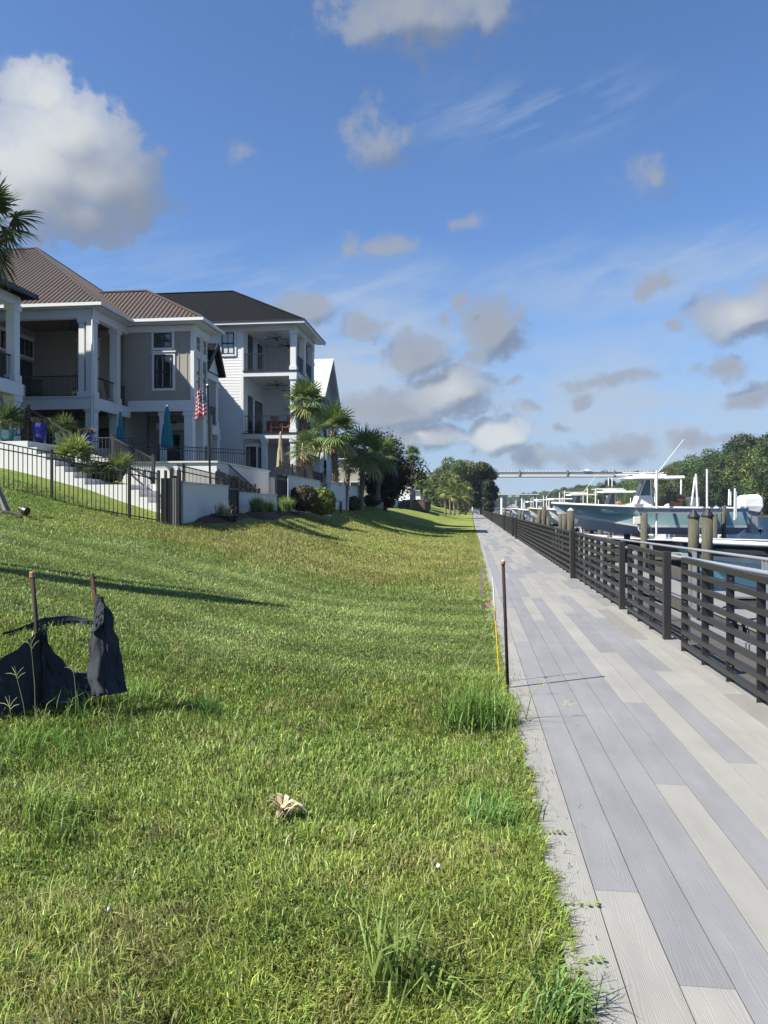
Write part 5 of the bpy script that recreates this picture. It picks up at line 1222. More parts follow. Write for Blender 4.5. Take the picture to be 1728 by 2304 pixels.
# trees at the left and the end of the boardwalk
tree('very dark round evergreen tree among the palms', (atY(866,1100,62).x,62,1.7), atY(866,992,62).z-1.7, 3.2, 17000, .20, (.010,.014,.007), .12, seed=3, lob=22)
EN = [('broad grey green oak at the end of the boardwalk, left one', 1040, 182, 1038, 66, (.10,.13,.045)), ('tall dark pine oak at the end of the boardwalk, right one', 1082, 186, 1034, 56, (.05,.07,.026)), ('lower dark tree at the foot of the tall end trees', 1100, 178, 1080, 34, (.022,.034,.014)), ('lower green tree left of the end oaks', 1010, 190, 1056, 50, (.08,.11,.035)),('tree behind the far palm cluster', 985, 195, 1060, 50, (.07,.10,.03))]
for i, (lb, px, Y, pyt, wpx, tn) in enumerate(EN):
    b = atY(px, 1100, Y); top = atY(px, pyt, Y); tree(lb, (b.x, Y, -.2), top.z+.2, wpx/F_PX*Y*.62, 15000, .42, tn, .05, seed=40+i, lob=30)
hills = [tree('broad dark woodland tree', (0,0,-50), 17, 7.5, 11000, .58, (.036,.066,.017), .0, seed=60, lob=20), tree('x', (0,0,-50), 19, 6.5, 10000, .56, (.052,.090,.020), .02, seed=61, lob=18),
         tree('x', (0,0,-50), 21, 6.0, 10000, .56, (.030,.056,.016), .05, seed=62, lob=16, shape='pine'), tree('x', (0,0,-50), 15, 8.0, 10000, .6, (.078,.118,.022), .0, seed=63, lob=20)]
used = set(); LB = 'broadleaf tree in the dense wood along the far bank'
NAMES = ['dark broad tree in the wood across the river','green oak in the wood across the river','tall narrow tree in the wood across the river','yellow green tree in the wood across the river']
def place_tree(k, x, y, z, s, rz, label, group):
    src = hills[k]
    if k in used: o = dup(src, (x,y,z), rz, label, s)
    else: used.add(k); o = src; o.location = (x,y,z); o.rotation_euler = (0,0,rz); o.scale = (s,)*3; o['label'] = label
    o['group'] = group
rt = random.Random(11)
y = 205.
while y < 1000:
    xb = float(np.interp(y, [60,300,520,760,1000], [88,88,84,74,50]))
    for row in range(3):
        x = xb+4+row*9+rt.uniform(-2.5,2.5); k = rt.choice([0,0,1,1,2,3]); s = rt.uniform(.80,1.08)*(1.0+.06*row)
        s *= float(np.interp(y, [205,300,380,520], [1.5,1.30,1.12,1.0]))
        place_tree(k, x, y+rt.uniform(-3,3), 0, s, rt.uniform(0,6.28), NAMES[k], 'wooded far bank, '+['dark broad trees','green oaks','narrow trees','yellow green trees'][k])
    y += 9.5*(1+max(0,(y-300))/700)
for i in range(46):                                     # wood closing the river bend
    x = rt.uniform(-70, 60); yy = rt.uniform(1010, 1300); k = rt.choice([0,1,2]); place_tree(k, x, yy, 0, rt.uniform(.9,1.3), rt.uniform(0,6.28), ['blue dark tree in the distant wood closing the river bend','broad tree in the distant wood closing the river bend','pointed tree in the distant wood closing the river bend'][k], 'trees at the river bend, kind %d' % k if False else ['dark trees at the river bend','broad trees at the river bend','pointed trees at the river bend'][k])
for i in range(26):                                     # wood behind the far left houses
    x = rt.uniform(-52, -3)-0; yy = rt.uniform(230, 330); k = rt.choice([0,1,3]); place_tree(k, x-(yy-230)*.05, yy, 0, rt.uniform(.72,1.0), rt.uniform(0,6.28), {0:'dark tree in the wood behind the far left houses',1:'green tree in the wood behind the far left houses',3:'yellowish tree in the wood behind the far left houses'}[k], {0:'dark trees behind the far left houses',1:'green trees behind the far left houses',3:'yellowish trees behind the far left houses'}[k])

# ------------------------------------------------------------------ highway bridge
def cam_pt(px, t): d = ray(px, 1142); return Vector((d[0]*t, d[1]*t, 0))
bl = cam_pt(860, 478); br = cam_pt(1760, 470); BZ = 1.65+66/F_PX*474
root = thing('highway_bridge', 'long white concrete highway bridge crossing the river', 'bridge', bl)
dv = (br-bl).normalized(); nv_ = Vector((-dv.y, dv.x, 0)); L = (br-bl).length
def seg(s0, s1, off, wd, z0, z1, name, m, root=root):
    a_ = bl+dv*s0+nv_*off+Vector((0,0,(z0+z1)/2)); b_ = bl+dv*s1+nv_*off+Vector((0,0,(z0+z1)/2)); return MB().bar(a_, b_, wd, z1-z0).build(name, m if not isinstance(m, str) else M[m], root)
zt = 1.65+(1142-1058.5)/F_PX*474; zd = 1.65+(1142-1062)/F_PX*474; zg = 1.65+(1142-1067.5)/F_PX*474; zbm = 1.65+(1142-1074)/F_PX*474
seg(0, L, 0, .35, zd+.02, zt, 'parapet', 'concrete'); seg(0, L, 6, 11.6, zd-.4, zd, 'deck', 'concrete'); seg(0, L, .25, .3, zg, zd-.41, 'girder', 'girder'); seg(0, L, .1, .8, zbm+.4, zg-.01, 'lower_flange', 'concrete'); seg(0, L, 1.6, 1.2, zbm, zg-.3, 'underside', 'girder'); seg(0, L, 11.8, .35, zd+.02, zt, 'parapet', 'concrete')
mb = MB(); s = 4
while s < L: p = bl+dv*s-nv_*.25; mb.bar(p+Vector((0,0,zd)), p+Vector((0,0,zt)), .14, .14, (1,0,0)); s += 2.2
mb.build('railing_posts', M['girder'], root)
for px in (860,965,1062,1169,1276,1381,1490,1600):
    s = (cam_pt(px,474)-bl).dot(dv); mb = MB(); mb.bar(bl+dv*s-nv_*.45+Vector((0,0,zg-1.4)), bl+dv*s-nv_*.45+Vector((0,0,zt+.2)), .5, .9, (1,0,0)); mb.build('expansion_joint', M['girder'], root)
for px in (870,1060,1373,1520,1660):
    for dx in (-1.15,1.15):
        s = (cam_pt(px,474)-bl).dot(dv)+dx; p = bl+dv*s+nv_*.1; mb = MB(); mb.tube([p+Vector((0,0,-3)), p+Vector((0,0,zbm))], .45, 10); mb.build('pier', M['concrete'], root)
def car(label, px, Lc, hc, m):
    p = cam_pt(px, 472)+nv_*2.2; p.z = zd+.02; root = thing('car', label, 'car', p, math.atan2(dv.y, dv.x))
    mb = MB(); mb.box(-Lc/2,Lc/2,-.9,.9,.3,.95); mb.build('body', m, root, world=False, bevel=.12)
    MB().add([(-Lc*.30,-.8,.951),(Lc*.34,-.8,.951),(Lc*.34,.8,.951),(-Lc*.30,.8,.951),(-Lc*.14,-.7,hc),(Lc*.26,-.7,hc),(Lc*.26,.7,hc),(-Lc*.14,.7,hc)],[(0,1,5,4),(1,2,6,5),(2,3,7,6),(3,0,4,7),(4,5,6,7)]).build('cabin', m, root, world=False)
    for x in (-Lc*.3, Lc*.3):
        for y_ in (-.88,.88): MB().tube([(x,y_-.1,.33),(x,y_+.1,.33)], .33, 12).build('wheel', M['blackplastic'], root, world=False)
car('white van driving over the bridge', 1322, 5.2, 2.0, M['gel']); car('white car following on the bridge, nearer its right end', 1362, 4.6, 1.5, M['alu'])
# ------------------------------------------------------------------ boats
def boat(label, loc, L=8.6, B=2.7, side='seafoam', scale=1., ttop=True, antenna=True, rz=0, motors=2, simple=False, sheer=(1.42,1.12), cushions=True, consx=(3.55,4.6), tx=(3.15,5.75), top_m='gel', bot='bottom', ck=1.):
    root = thing('motor_boat', label, 'boat', loc, rz); NS = 26
    sh = lambda s: lerp(sheer[0], sheer[1], s**.8)-.06*math.sin(s*3.14); hb = lambda s: B/2*(1-(1-min(1,s*1.25))**2.3)**.62 if s > 0 else .0
    ch = lambda s: hb(s)*lerp(.18,.86,min(1,s*1.7)**.7); cz = lambda s: lerp(sheer[0]*.72,.34*ck,min(1,s*2.2)**.75); kz = lambda s: lerp(sheer[0]*.60,.0,min(1,s*3.0)**.55)
    xo = lambda s, z: s*L+ (0 if s > .5 else (1-s*2)*(sheer[0]-z)*.55)
    def ring(s):
        z1 = sh(s); c, b = ch(s), hb(s); zc = cz(s); zk = kz(s); fl = 1-min(1, s*1.3)
        out = [(xo(s,zk), 0, zk), (xo(s,zc), c, zc)]
        top = []
        for f in (0,.2,.4,.6,.8,1.): y = lerp(c+.03, b, f**(1+1.6*fl)+.10*math.sin(f*3.14)*(1-fl)); z = lerp(zc+.10, z1, f); top.append((xo(s,z), y, z))
        return out, (xo(s,zc+.10), c+.03, zc+.10), top
    S = [i/(NS-1) for i in range(NS)]; rings = [ring(s) for s in S]
    def loft(cols):
        mb = MB(); n = len(cols[0])
        for sgn in (-1, 1):
            b0 = len(mb.v)
            for c in cols: mb.v += [(p[0], sgn*p[1], p[2]) for p in c]
            for i in range(len(cols)-1):
                for j in range(n-1): mb.f.append((b0+i*n+j, b0+i*n+j+1, b0+(i+1)*n+j+1, b0+(i+1)*n+j))
        return mb
    tp = loft([r_[2] for r_ in rings]); hull = tp.build('topsides', M[side], root, world=False, smooth=True)
    loft([[r_[0][1], r_[1]] for r_ in rings]).build('boot_stripe', M['gel'], hull, world=False)
    loft([[r_[0][0], r_[0][1]] for r_ in rings]).build('bottom', M[bot], hull, world=False)
    r_ = rings[-1]; pts = [r_[0][0], r_[0][1], r_[1]]+r_[2]; MB().add([(p[0],p[1],p[2]) for p in pts]+[(p[0],-p[1],p[2]) for p in pts[1:][::-1]], [tuple(range(2*len(pts)-1))]).build('transom', M[side], hull, world=False)
    mb = MB(); edge = [Vector(r_[2][-1]) for r_ in rings]
    for sgn in (-1,1):
        pe = [Vector((p.x, sgn*p.y, p.z)) for p in edge]; mb.tube([p+Vector((0,0,.03)) for p in pe], .055, 6)
        for i in range(len(pe)-1):
            ins = lambda p: Vector((p.x+(.12 if p.x < 1 else 0), p.y-sgn*min(.22, abs(p.y)*.6), p.z+.07)); a_, b_ = pe[i], pe[i+1]; mb.add([a_+Vector((0,0,.05)), b_+Vector((0,0,.05)), ins(b_), ins(a_)], [(0,1,2,3)])
    mb.build('gunwale', M[top_m], hull, world=False, smooth=True)
    mb = MB()
    for sgn in (1,-1):
        for i in range(len(edge)-1):
            a_, b_ = edge[i], edge[i+1]; mb.add([(a_.x+.1, sgn*a_.y*.85, a_.z-.35 if a_.x > 2 else a_.z-.12),(b_.x+.1, sgn*b_.y*.85, b_.z-.35 if b_.x > 2 else b_.z-.12),(b_.x+.1,0,b_.z-.35 if b_.x > 2 else b_.z-.12),(a_.x+.1,0,a_.z-.35 if a_.x > 2 else a_.z-.12)],[(0,1,2,3)])
    mb.build('cockpit_floor', M[top_m], root, world=False)
    z0 = .75; c0, c1 = consx; zt_ = sheer[0]+1.12; zc_ = sheer[0]+.36
    mb = MB(); mb.add([(c0,-.42,z0),(c1,-.42,z0),(c1,.42,z0),(c0,.42,z0),(c0+.28,-.40,zc_),(c1-.12,-.40,zc_),(c1-.12,.40,zc_),(c0+.28,.40,zc_)],[(0,1,5,4),(1,2,6,5),(2,3,7,6),(3,0,4,7),(4,5,6,7)])
    mb.add([(c0-.35,-.36,z0),(c0,-.36,z0),(c0,.36,z0),(c0-.35,.36,z0),(c0-.30,-.33,z0+.55),(c0+.02,-.33,z0+.60),(c0+.02,.33,z0+.6),(c0-.30,.33,z0+.55)],[(0,1,5,4),(1,2,6,5),(2,3,7,6),(3,0,4,7),(4,5,6,7)])
    con = mb.build('console', M[top_m], root, world=False)
    mb = MB(); a0_, a1_ = c0+.28, c1-.15; mb.add([(a0_,-.40,zc_+.005),(a1_,-.40,zc_+.005),(a1_,-.36,zt_-.06),(a0_+.26,-.36,zt_-.06),(a0_,.40,zc_+.005),(a1_,.40,zc_+.005),(a1_,.36,zt_-.06),(a0_+.26,.36,zt_-.06)],[(0,1,2,3),(4,7,6,5),(0,3,7,4)])
    if not simple: mb.build('windshield', M['tint_glass'], con, world=False)
    mb = MB()
    for sgn in (-1,1):
        mb.bar((c0+.02,sgn*.43,z0+.2),(c0+.34,sgn*.41,zc_),.09,.05); mb.bar((c0+.34,sgn*.41,zc_),(c0+.62,sgn*.38,zt_),.07,.05); mb.bar((c1-.16,sgn*.42,z0),(c1-.2,sgn*.40,zt_),.06,.05)
        mb.bar((c1+.05,sgn*.42,z0+.35),(c1-.02,sgn*.42,zc_+.3),.04,.04); mb.bar((c1-.02,sgn*.42,zc_+.3),(c1-.15,sgn*.40,zt_),.04,.04)
    mb.build('t_top_frame', M[top_m], root, world=False)
    if ttop:
        t0, t1 = tx; mb = MB(); mb.add([(t0,-.85,zt_+.03),(t0+.35,-1.05,zt_),(t1,-1.05,zt_+.02),(t1,1.05,zt_+.02),(t0+.35,1.05,zt_),(t0,.85,zt_+.03),(t0+.1,-.83,zt_+.10),(t0+.4,-1.02,zt_+.11),(t1-.03,-1.02,zt_+.13),(t1-.03,1.02,zt_+.13),(t0+.4,1.02,zt_+.11),(t0+.1,.83,zt_+.10)],
            [(5,4,3,2,1,0),(6,7,8,9,10,11),(0,1,7,6),(1,2,8,7),(2,3,9,8),(3,4,10,9),(4,5,11,10),(5,0,6,11)]); ht = mb.build('hardtop', M[top_m], root, world=False)
        if not simple:
            mb = MB(); mb.lathe([(0,.28),(.16,.27),(.2,.2),(.18,.13)], (t0+1.0,0,zt_), 14); mb.box(t0+.5,t0+1.9,-.6,-.2,zt_+.13,zt_+.22); mb.build('radar_dome', M['gel'], ht, world=False, smooth=False)
            mb = MB(); mb.tube([(t0-.10,-.9,zt_+.26),(t0+1.6,-.9,zt_+.27)], .028, 6); mb.tube([(t0+1.3,-1.0,zt_+.12),(t0+1.7,-.95,zt_+.27)], .03, 6)
            mb.tube([(t0-.10,.9,zt_+.26),(t0+1.6,.9,zt_+.27)], .028, 6); mb.build('outrigger_arm', M['pvc'], ht, world=False)
    if antenna:
        MB().tube([(tx[0]+1.35,-.95,zt_+.15),(tx[0]+2.55,-1.0,zt_+1.75)], [.022,.014], 6).build('outrigger_pole', M['pvc'], root, world=False)
        MB().tube([(tx[0]+2.1,.7,zt_+.12),(tx[0]+2.3,.7,zt_+.65)], .01, 5).build('vhf_antenna', M['blackplastic'], root, world=False)
    if cushions:
        MB().box(c0-.62,c0-.40,-.28,.28,z0+.2,sheer[0]+.10).build('forward_seat', M['vinyl'], root, world=False, bevel=.05)
        mb = MB(); mb.box(c1+.8,c1+1.2,-.36,.36,z0+.35,sheer[0]+.10); mb.box(c1+1.1,c1+1.24,-.36,.36,sheer[0]+.1,sheer[0]+.42); mb.box(c1+.95,c1+1.3,-.5,-.36,sheer[0]+.12,sheer[0]+.26); mb.build('helm_seat', M['vinyl'], root, world=False, bevel=.05)
        MB().box(c1+1.6,c1+1.95,-.4,.4,z0,sheer[0]+.30).build('leaning_post', M['gel'], root, world=False, bevel=.03)
    for k in range(motors):
        yy = (k-(motors-1)/2)*.72; mo = MB(); x = L+.05
        mo.add([(x+.15,yy-.20,1.08),(x+.72,yy-.20,.98),(x+.72,yy+.20,.98),(x+.15,yy+.20,1.08),(x+.04,yy-.25,1.30),(x+.88,yy-.25,1.28),(x+.88,yy+.25,1.28),(x+.04,yy+.25,1.30),(x+.02,yy-.24,1.62),(x+.86,yy-.22,1.66),(x+.86,yy+.22,1.66),(x+.02,yy+.24,1.62),(x+.18,yy-.16,1.80),(x+.70,yy-.14,1.84),(x+.70,yy+.14,1.84),(x+.18,yy+.16,1.80)],
            [(3,2,1,0),(0,1,5,4),(1,2,6,5),(2,3,7,6),(3,0,4,7),(4,5,9,8),(5,6,10,9),(6,7,11,10),(7,4,8,11),(8,9,13,12),(9,10,14,13),(10,11,15,14),(11,8,12,15),(12,13,14,15)])
        m1 = mo.build('outboard', M['gel'], root, world=False, bevel=.05)
        ml = MB(); ml.add([(x+.28,yy-.10,1.07),(x+.66,yy-.10,.99),(x+.66,yy+.10,.99),(x+.28,yy+.10,1.07),(x+.42,yy-.04,.05),(x+.70,yy-.04,.05),(x+.70,yy+.04,.05),(x+.42,yy+.04,.05)],[(0,1,5,4),(1,2,6,5),(2,3,7,6),(3,0,4,7),(7,6,5,4)]); ml.box(x+.35,x+.85,yy-.14,yy+.14,.28,.31); ml.bar((x-.05,yy,.85),(x+.35,yy,.8),.22,.16); ml.build('lower_unit', M['alu'], m1, world=False)
        mp = MB(); mp.lathe([(0,0),(.05,.02),(.05,.2),(0,.22)], (0,0,0), 8); mp.v = [(x+.70+v[2], yy+v[0], .17+v[1]) for v in mp.v]; mp.bar((x+.8,yy-.17,.17),(x+.82,yy+.17,.17),.02,.10); mp.bar((x+.8,yy,.0),(x+.82,yy,.34),.02,.10,(0,1,0)); mp.build('propeller', M['blackplastic'], m1, world=False)
    root.scale = (scale,)*3
    return root
M['tint_glass'] = mat('clear_windshield', (.05,.07,.08), .05, spec=.8)
b = at(1242, 1133, 35.2)
boat('large white and seafoam motor boat raised on the lift, twin outboards', (b.x, b.y, .42), L=8.35, side='seafoam', sheer=(1.42,1.17))
boat('dark blue motor boat with white gunwale at the right edge', (4.55, 18.2, -.45), L=8.4, side='skyhull', sheer=(1.36,1.1), antenna=False, ttop=False) if False else None
M['hull2'] = mat('deep_teal_gelcoat', (.015,.07,.10), .14, coat=.8)
b2 = at(1516, 1214, 17.2)
boat('dark teal motor boat with thick white gunwale at the right edge behind the railing', (b2.x, b2.y, -.42), L=8.6, side='hull2', sheer=(1.30,1.20), antenna=False, bot='sky', ck=2.1)
# ------------------------------------------------------------------ pilings, lifts, docks
def piling(label, px, py, t, dia, cap=None, group=None, ztop=None, X=None, Y=None):
    if X is None: p = at(px, py, t); zt_ = p.z; X, Y = p.x, p.y
    else: zt_ = ztop
    root = thing('dock_piling', label, 'piling', (X, Y, -1.25), 0, group); r_ = dia/2; mb = MB()
    pts = [(X+random.uniform(-.01,.01), Y, z) for z in np.linspace(-3.2, zt_-(.0 if cap is None else r_*.9), 8)]; mb.tube(pts, [r_*random.uniform(.94,1.06) for _ in pts], 14); mb.build('post', M['piling'], root, smooth=True)
    if cap == 'cone': MB().lathe([(r_*1.14,zt_-r_*1.15),(r_*1.14,zt_-r_*.85),(.01,zt_+r_*.55)], (X,Y,0), 14).build('cap', M['blackplastic'], root)
    elif cap: MB().lathe([(r_*.96,zt_-r_*.9),(.01,zt_-r_*.15)], (X,Y,0), 14).build('cap', M[cap], root)
    return root
piling('thick piling with pointed black cap, left one of the near pair', 1561, 1152, 15.2, .215, 'cone')
piling('thick piling with pointed black cap, right one of the near pair', 1592, 1149, 14.8, .215, 'cone')
piling('weathered piling rising just beyond the railing post', 1284, 1141, 26, .25, 'stone')
piling('weathered piling left of the one beyond the railing post', 1270, 1155, 31, .20); piling('leaning weathered piling behind the long railing run', 1261, 1156, 33, .18)
piling('tall weathered piling in the middle distance', 1224, 1140, 40, .24); piling('weathered piling touching the tall one in the middle distance', 1213, 1148, 42, .2)
# boat lift round the seafoam boat
def lift(label, x0, x1, y0, y1, ztop, ph, beams=True, guide=()):
    root = thing('boat_lift', label, 'boat lift', (x0, y0, -1.25))
    for x in (x0, x1):
        for y_ in (y0, y1):
            MB().tube([(x,y_,-3),(x,y_,ztop)], .15, 12).build('lift_piling', M['piling'], root, smooth=True)
    for y_ in (y0, y1):
        mb = MB(); zz = ztop+.001; mb.box(x0-.35,x1+.35,y_-.10,y_+.10,zz,zz+.02); mb.box(x0-.35,x1+.35,y_-.02,y_+.02,zz+.02,zz+.2); mb.box(x0-.35,x1+.35,y_-.10,y_+.10,zz+.2,zz+.22); mb.build('top_beam', M['alu'], root)
        mb = MB(); mb.box(x0-.4,x0-.05,y_-.14,y_+.14,zz+.225,zz+.42); mb.build('winch', M['alu'], root, bevel=.02)
    for x in (x0+.3, x1-.6):
        MB().box(x-.08,x+.08,y0-.05,y1+.05,ph-.2,ph-.05).build('cradle_beam', M['alu'], root)
        for y_ in (y0, y1): MB().tube([(x,y_,ph-.1),(x,y_,ztop)], .008, 4).build('cable', M['alu'], root)
    for x, y_, z0_, z1_, dx in guide: MB().tube([(x,y_,z0_),(x+dx,y_,z1_)], .045, 8).build('guide_pole', M['pvc'], root)
    return root
P = lambda px, py, t: at(px, py, t)
LY0, LY1 = 34.0, 37.6
def gx(px, Y): return atY(px, 1100, Y).x
def gzz(px, py, Y): return atY(px, py, Y).z
gl = []
for px, pxt, yb_, yt_, Y in [(1477,1478,1205,1058,LY0+.1),(1532,1533,1140,1079,LY1-.1),(1474,1475,1136,1072,LY1-.1),(1556,1564,1137,1073,LY0+.15),(1570,1566,1143,1066,LY0+.05),(1591,1591,1143,1056,LY0+.1),(1640,1641,1137,1101,LY1),(1644,1644,1137,1106,LY1+.2),(1653,1654,1170,1099,LY0+.1),(1656,1656,1165,1106,LY0+.3)]:
    xa, xt = gx(px,Y), gx(pxt,Y); gl.append((xa, Y, gzz(px,yb_,Y), gzz(px,yt_,Y), xt-xa))
lx0, lx1 = gx(1449,LY0), gx(1606,LY0)
lf = lift('aluminium boat lift with white guide poles holding the seafoam boat', lx0, lx1, LY0, LY1, gzz(1450,1155,LY0), .46, guide=gl)
piling('weathered piling before the outboards of the lifted boat', 1628, 1139, 33.0, .2)
q = at(1436, 1171, 33.6); root = thing('control_box', 'pale grey electrical box fixed to the lift piling', 'box', q)
MB().box(q.x-.21,q.x+.21,q.y-.09,q.y+.09,q.z-.16,q.z+.17).build('housing', mat('pale_box', (.60,.61,.56), .5), root, bevel=.015)
MB().tube([(q.x,q.y,q.z-.16),(q.x+.02,q.y,q.z-.4),(q.x+.22,q.y,q.z-.65),(q.x+.27,q.y,-1.2)], .03, 6).build('conduit', M['pvc'], root)
# words on the lift beam
cu = bpy.data.curves.new('beam_lettering', 'FONT'); cu.body = 'BOAT LIFTS'; cu.size = .17; cu.extrude = .002; cu.materials.append(M['navy'])
to0 = bpy.data.objects.new('lettering_curve', cu); COL.objects.link(to0); tme = bpy.data.meshes.new_from_object(to0); bpy.data.objects.remove(to0); to = bpy.data.objects.new('lettering', tme); COL.objects.link(to); to.parent = lf; zt_ = gzz(1450,1155,LY0); to.location = (gx(1510,LY0)-lx0, -.024, zt_+.05+1.25); to.rotation_euler = (R(90),0,0)
# more boats further off on their lifts
OB = [('white motor boat with hardtop on a lift, just left of the lifted seafoam boat', 5.2, 52, .1, 'gel', 'gel', True), ('cream motor boat with hardtop on its lift in the middle distance', 4.9, 66, .15, 'cream', 'cream', True), ('white boat with pale blue hull on a lift further along the docks', 5.2, 84, .0, 'sky', 'gel', True),
      ('distant white boat at the fourth lift', 5.4, 104, .1, 'gel', 'gel', True), ('distant white boat at the fifth lift with dark hull', 5.5, 122, 0, 'navy', 'gel', True), ('farthest white boat by the end trees', 5.6, 145, .0, 'gel', 'gel', False)]
for i, (lb, x, Y, z, sd, tm, tt) in enumerate(OB):
    boat(lb, (x, Y, z), L=7.6+.4*(i%3), side=sd, top_m=tm, simple=i > 1, ttop=tt, antenna=i in (1,3), motors=1+(i%2), cushions=i < 2)
    lift(['boat lift under the white hardtop boat','boat lift under the cream boat','boat lift under the pale blue hulled boat','boat lift of the fourth boat','boat lift of the dark hulled far boat','boat lift of the farthest boat'][i], x+3.2, x+6.6, Y-1.75, Y+1.75, 1.25, z+.05, guide=[(x+2.9,Y-1.6,.6,2.9+.2*(i%2),.05),(x+6.8,Y-1.6,.6,3.1,0),(x+2.9,Y+1.6,.6,3.0,0),(x+6.9,Y+1.6,.6,2.7,.1),(x+8.6,Y-.4,.4,2.5,0)])
boat('dark hulled boat in the water under the lifted seafoam boat', (6.3, 43.5, -1.32), L=6.8, side='blackplastic', ttop=False, antenna=False, simple=True, motors=1)
# canopy lift far off
root = thing('lift_canopy', 'flat grey green boat canopy on posts far along the docks', 'canopy', (4.2,110,-1.25)); zc = 1.65+29/F_PX*111
mb = MB(); mb.box(4.0,9.6,108.,112,zc-.10,zc+.04); mb.build('roof', mat('canopy_cloth', (.42,.47,.46), .7), root)
for x in (4.4,7.2,9.3):
    for y_ in (108.3,111.7): MB().tube([(x,y_,-3),(x,y_,zc-.1)], .10, 8).build('post', M['pvc'], root)
# floating docks
def dockp(label, x0, x1, y0, y1, z=-.72):
    root = thing('floating_dock', label, 'dock', (x0,y0,-1.25)); MB().box(x0,x1,y0,y1,z-.05,z).build('deck', M['dock'], root); MB().box(x0+.03,x1-.03,y0+.03,y1-.03,z-.38,z-.051).build('fascia', M['darkwood'], root); MB().box(x0+.2,x1-.2,y0+.2,y1-.2,-1.5,z-.381).build('float', M['blackplastic'], root)
dockp('near floating dock running beside the gangway', 5.5, 6.6, 1.5, 33); dockp('long floating dock continuing past the seafoam boat', 4.9, 6.6, 38.5, 150)
for i, Y in enumerate([10.6, 21.5, 40.5, 47, 59, 74, 93, 113, 134]): dockp(['first finger dock at the right edge','finger dock in front of the lifted seafoam boat','finger dock behind the lifted seafoam boat','finger dock before the white hardtop boat','finger dock before the cream boat','finger dock before the pale blue hulled boat','finger dock before the fourth boat','finger dock before the dark hulled far boat','farthest finger dock near the end trees'][i], 6.62, 15.5, Y-.65, Y+.65)
k_ = 0
for i, Y in enumerate([47.6, 58.2, 59.7, 73.3, 74.8, 92.4, 93.7, 112.4, 113.7, 133, 135]):
    for X in (5.0, 15.2) if i % 2 else (4.8, 11.0): piling('weathered dock piling among the distant finger docks', 0,0,0, .27, group='pilings of the distant docks', ztop=random.uniform(.7,1.6), X=X, Y=Y)
for i, (X, Y) in enumerate([(7.4,41.3),(9.2,41.3),(11.2,41.3),(13.2,41.3)]): piling('short brown piling under the hull of the seafoam boat', 0,0,0, .30, group='short pilings behind the seafoam boat', ztop=.15, X=X, Y=Y)
root = thing('dock_bumper', 'dark timber dock frame below the lifted seafoam boat', 'dock frame', (6.9,30,-1.25)); mb = MB(); mb.box(6.9,12.5,29.6,30.0,-.75,-.35); mb.box(6.9,12.5,29.4,30.2,-.345,-.30); mb.box(6.9,7.1,24,29.4,-.75,-.4); mb.build('timber', M['darkwood'], root)
# gangways
def gangway(label, x0, x1, ya, yb, za, zb_, hA=1.0):
    root = thing('gangway', label, 'gangway', (x0, ya, za)); mb = MB(); mb.bar(((x0+x1)/2,ya,za-.05),((x0+x1)/2,yb,zb_-.05), x1-x0-.1, .05); mb.build('tread', M['darkwood'], root)
    n = int((yb-ya)/3.4); zz = lambda y_: lerp(za, zb_, (y_-ya)/(yb-ya))
    for x in (x0, x1):
        mb = MB(); mb.tube([(x,ya-.05,zz(ya)+.35),(x,ya-.32,zz(ya)+.6),(x,ya-.28,zz(ya)+hA-.1),(x,ya,zz(ya)+hA),(x,yb,zz(yb)+hA),(x,yb+.28,zz(yb)+hA-.1),(x,yb+.32,zz(yb)+.6),(x,yb+.05,zz(yb)+.35)], .028, 8); mb.build('handrail', M['alu'], root, smooth=True)
        MB().bar((x,ya,za),(x,yb,zb_), .06, .14).build('side_beam', M['alu'], root)
        mb = MB()
        for i in range(n+1):
            y_ = lerp(ya, yb, i/n)
            for d in (0, .14): mb.bar((x,y_+d,zz(y_+d)),(x,y_+d,zz(y_+d)+hA), .035, .035, (1,0,0))
        mb.build('stanchions', M['alu'], root)
gangway('near aluminium gangway sloping down behind the railing', 3.2, 4.3, 4.5, 29, -.42, -.80, 1.42)
gangway('second aluminium gangway beyond the first with rounded rail ends', 3.4, 4.4, 31, 44, -.05, -.6, .9)
gangway('third aluminium gangway far along the railing', 3.4, 4.4, 56, 70, -.05, -.6, .9)
root = thing('dock_ladder', 'white tube swim ladder with curled rails behind the near railing', 'ladder', (4.75,11.6,-.72)); mb = MB()
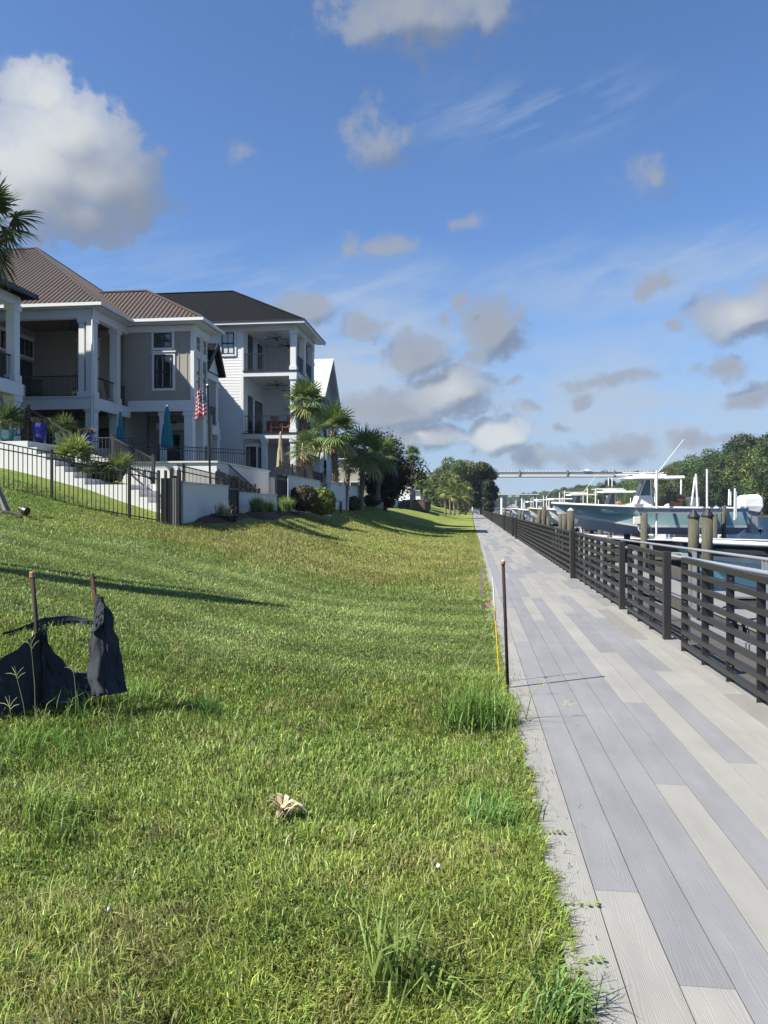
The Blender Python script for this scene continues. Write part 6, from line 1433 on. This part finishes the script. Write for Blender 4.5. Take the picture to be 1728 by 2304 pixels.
for y_ in (11.5,11.95): mb.tube([(4.35,y_,-1.9),(4.4,y_,-.7),(4.45,y_,.02),(4.62,y_,.24),(4.85,y_,.2),(4.95,y_,.0),(4.95,y_,-.7)], .03, 8)
mb.build('side_rail', M['pvc'], root, smooth=True); mb = MB(); [mb.bar((4.38,11.5,z),(4.38,11.95,z),.05,.04) for z in (-1.6,-1.3,-1.0,-.7,-.4)]; mb.build('rung', M['pvc'], root)
# unseen slender poles added off-frame to cast the long shadows on the mown slope
root = thing('shadow_pole', 'tall unseen pole added outside the left edge to cast a long shadow on the lawn', 'pole', (-11.0,6.4,gz(-11,6.4)))
b0 = Vector((-11.0,6.4,gz(-11,6.4)))
MB().tube([b0-Vector((0,0,.2)), b0+Vector((0,0,8.0))], [.10,.09], 8).build('pole', M['black'], root)
mb = MB(); mb.tube([b0+Vector((.0,0,3.6)), b0+Vector((.05,0,5.0)), b0+Vector((.05,0,7.0)), b0+Vector((.02,0,7.9))], [.13,.24,.30,.06], 10); mb.build('shadow_swell', M['fabric'], root, smooth=True)  # swelling added only to thicken the end of the cast shadow

root = thing('shadow_pole', 'second shorter unseen pole added as shadow caster outside the left edge', 'pole', (-9.9,7.6,gz(-9.9,7.6)))
b0 = Vector((-9.9,7.6,gz(-9.9,7.6))); MB().tube([b0-Vector((0,0,.2)), b0+Vector((0,0,5.2)), b0+Vector((.3,.1,5.9))], [.05,.09,.03], 8).build('pole', M['black'], root)
# thin even air over the whole place
mb = MB(); mb.box(-2600,2600,-400,4600,-6,60); hz_ = mb.build('haze', M['black']); hm = bpy.data.materials.new('thin_haze'); hm.use_nodes = True; hn = NT(hm.node_tree); hn.n.clear()
pv = hn.node('ShaderNodeVolumePrincipled'); pv.inputs['Color'].default_value = (.72,.82,.95,1); pv.inputs['Density'].default_value = .00013; pv.inputs['Anisotropy'].default_value = .2
ho = hn.node('ShaderNodeOutputMaterial'); hn.l.new(pv.outputs[0], ho.inputs['Volume']); hz_.data.materials.clear(); hz_.data.materials.append(hm); tag(hz_, kind='stuff'); hz_['label'] = 'thin bluish air over river and lawn'; hz_['category'] = 'haze'
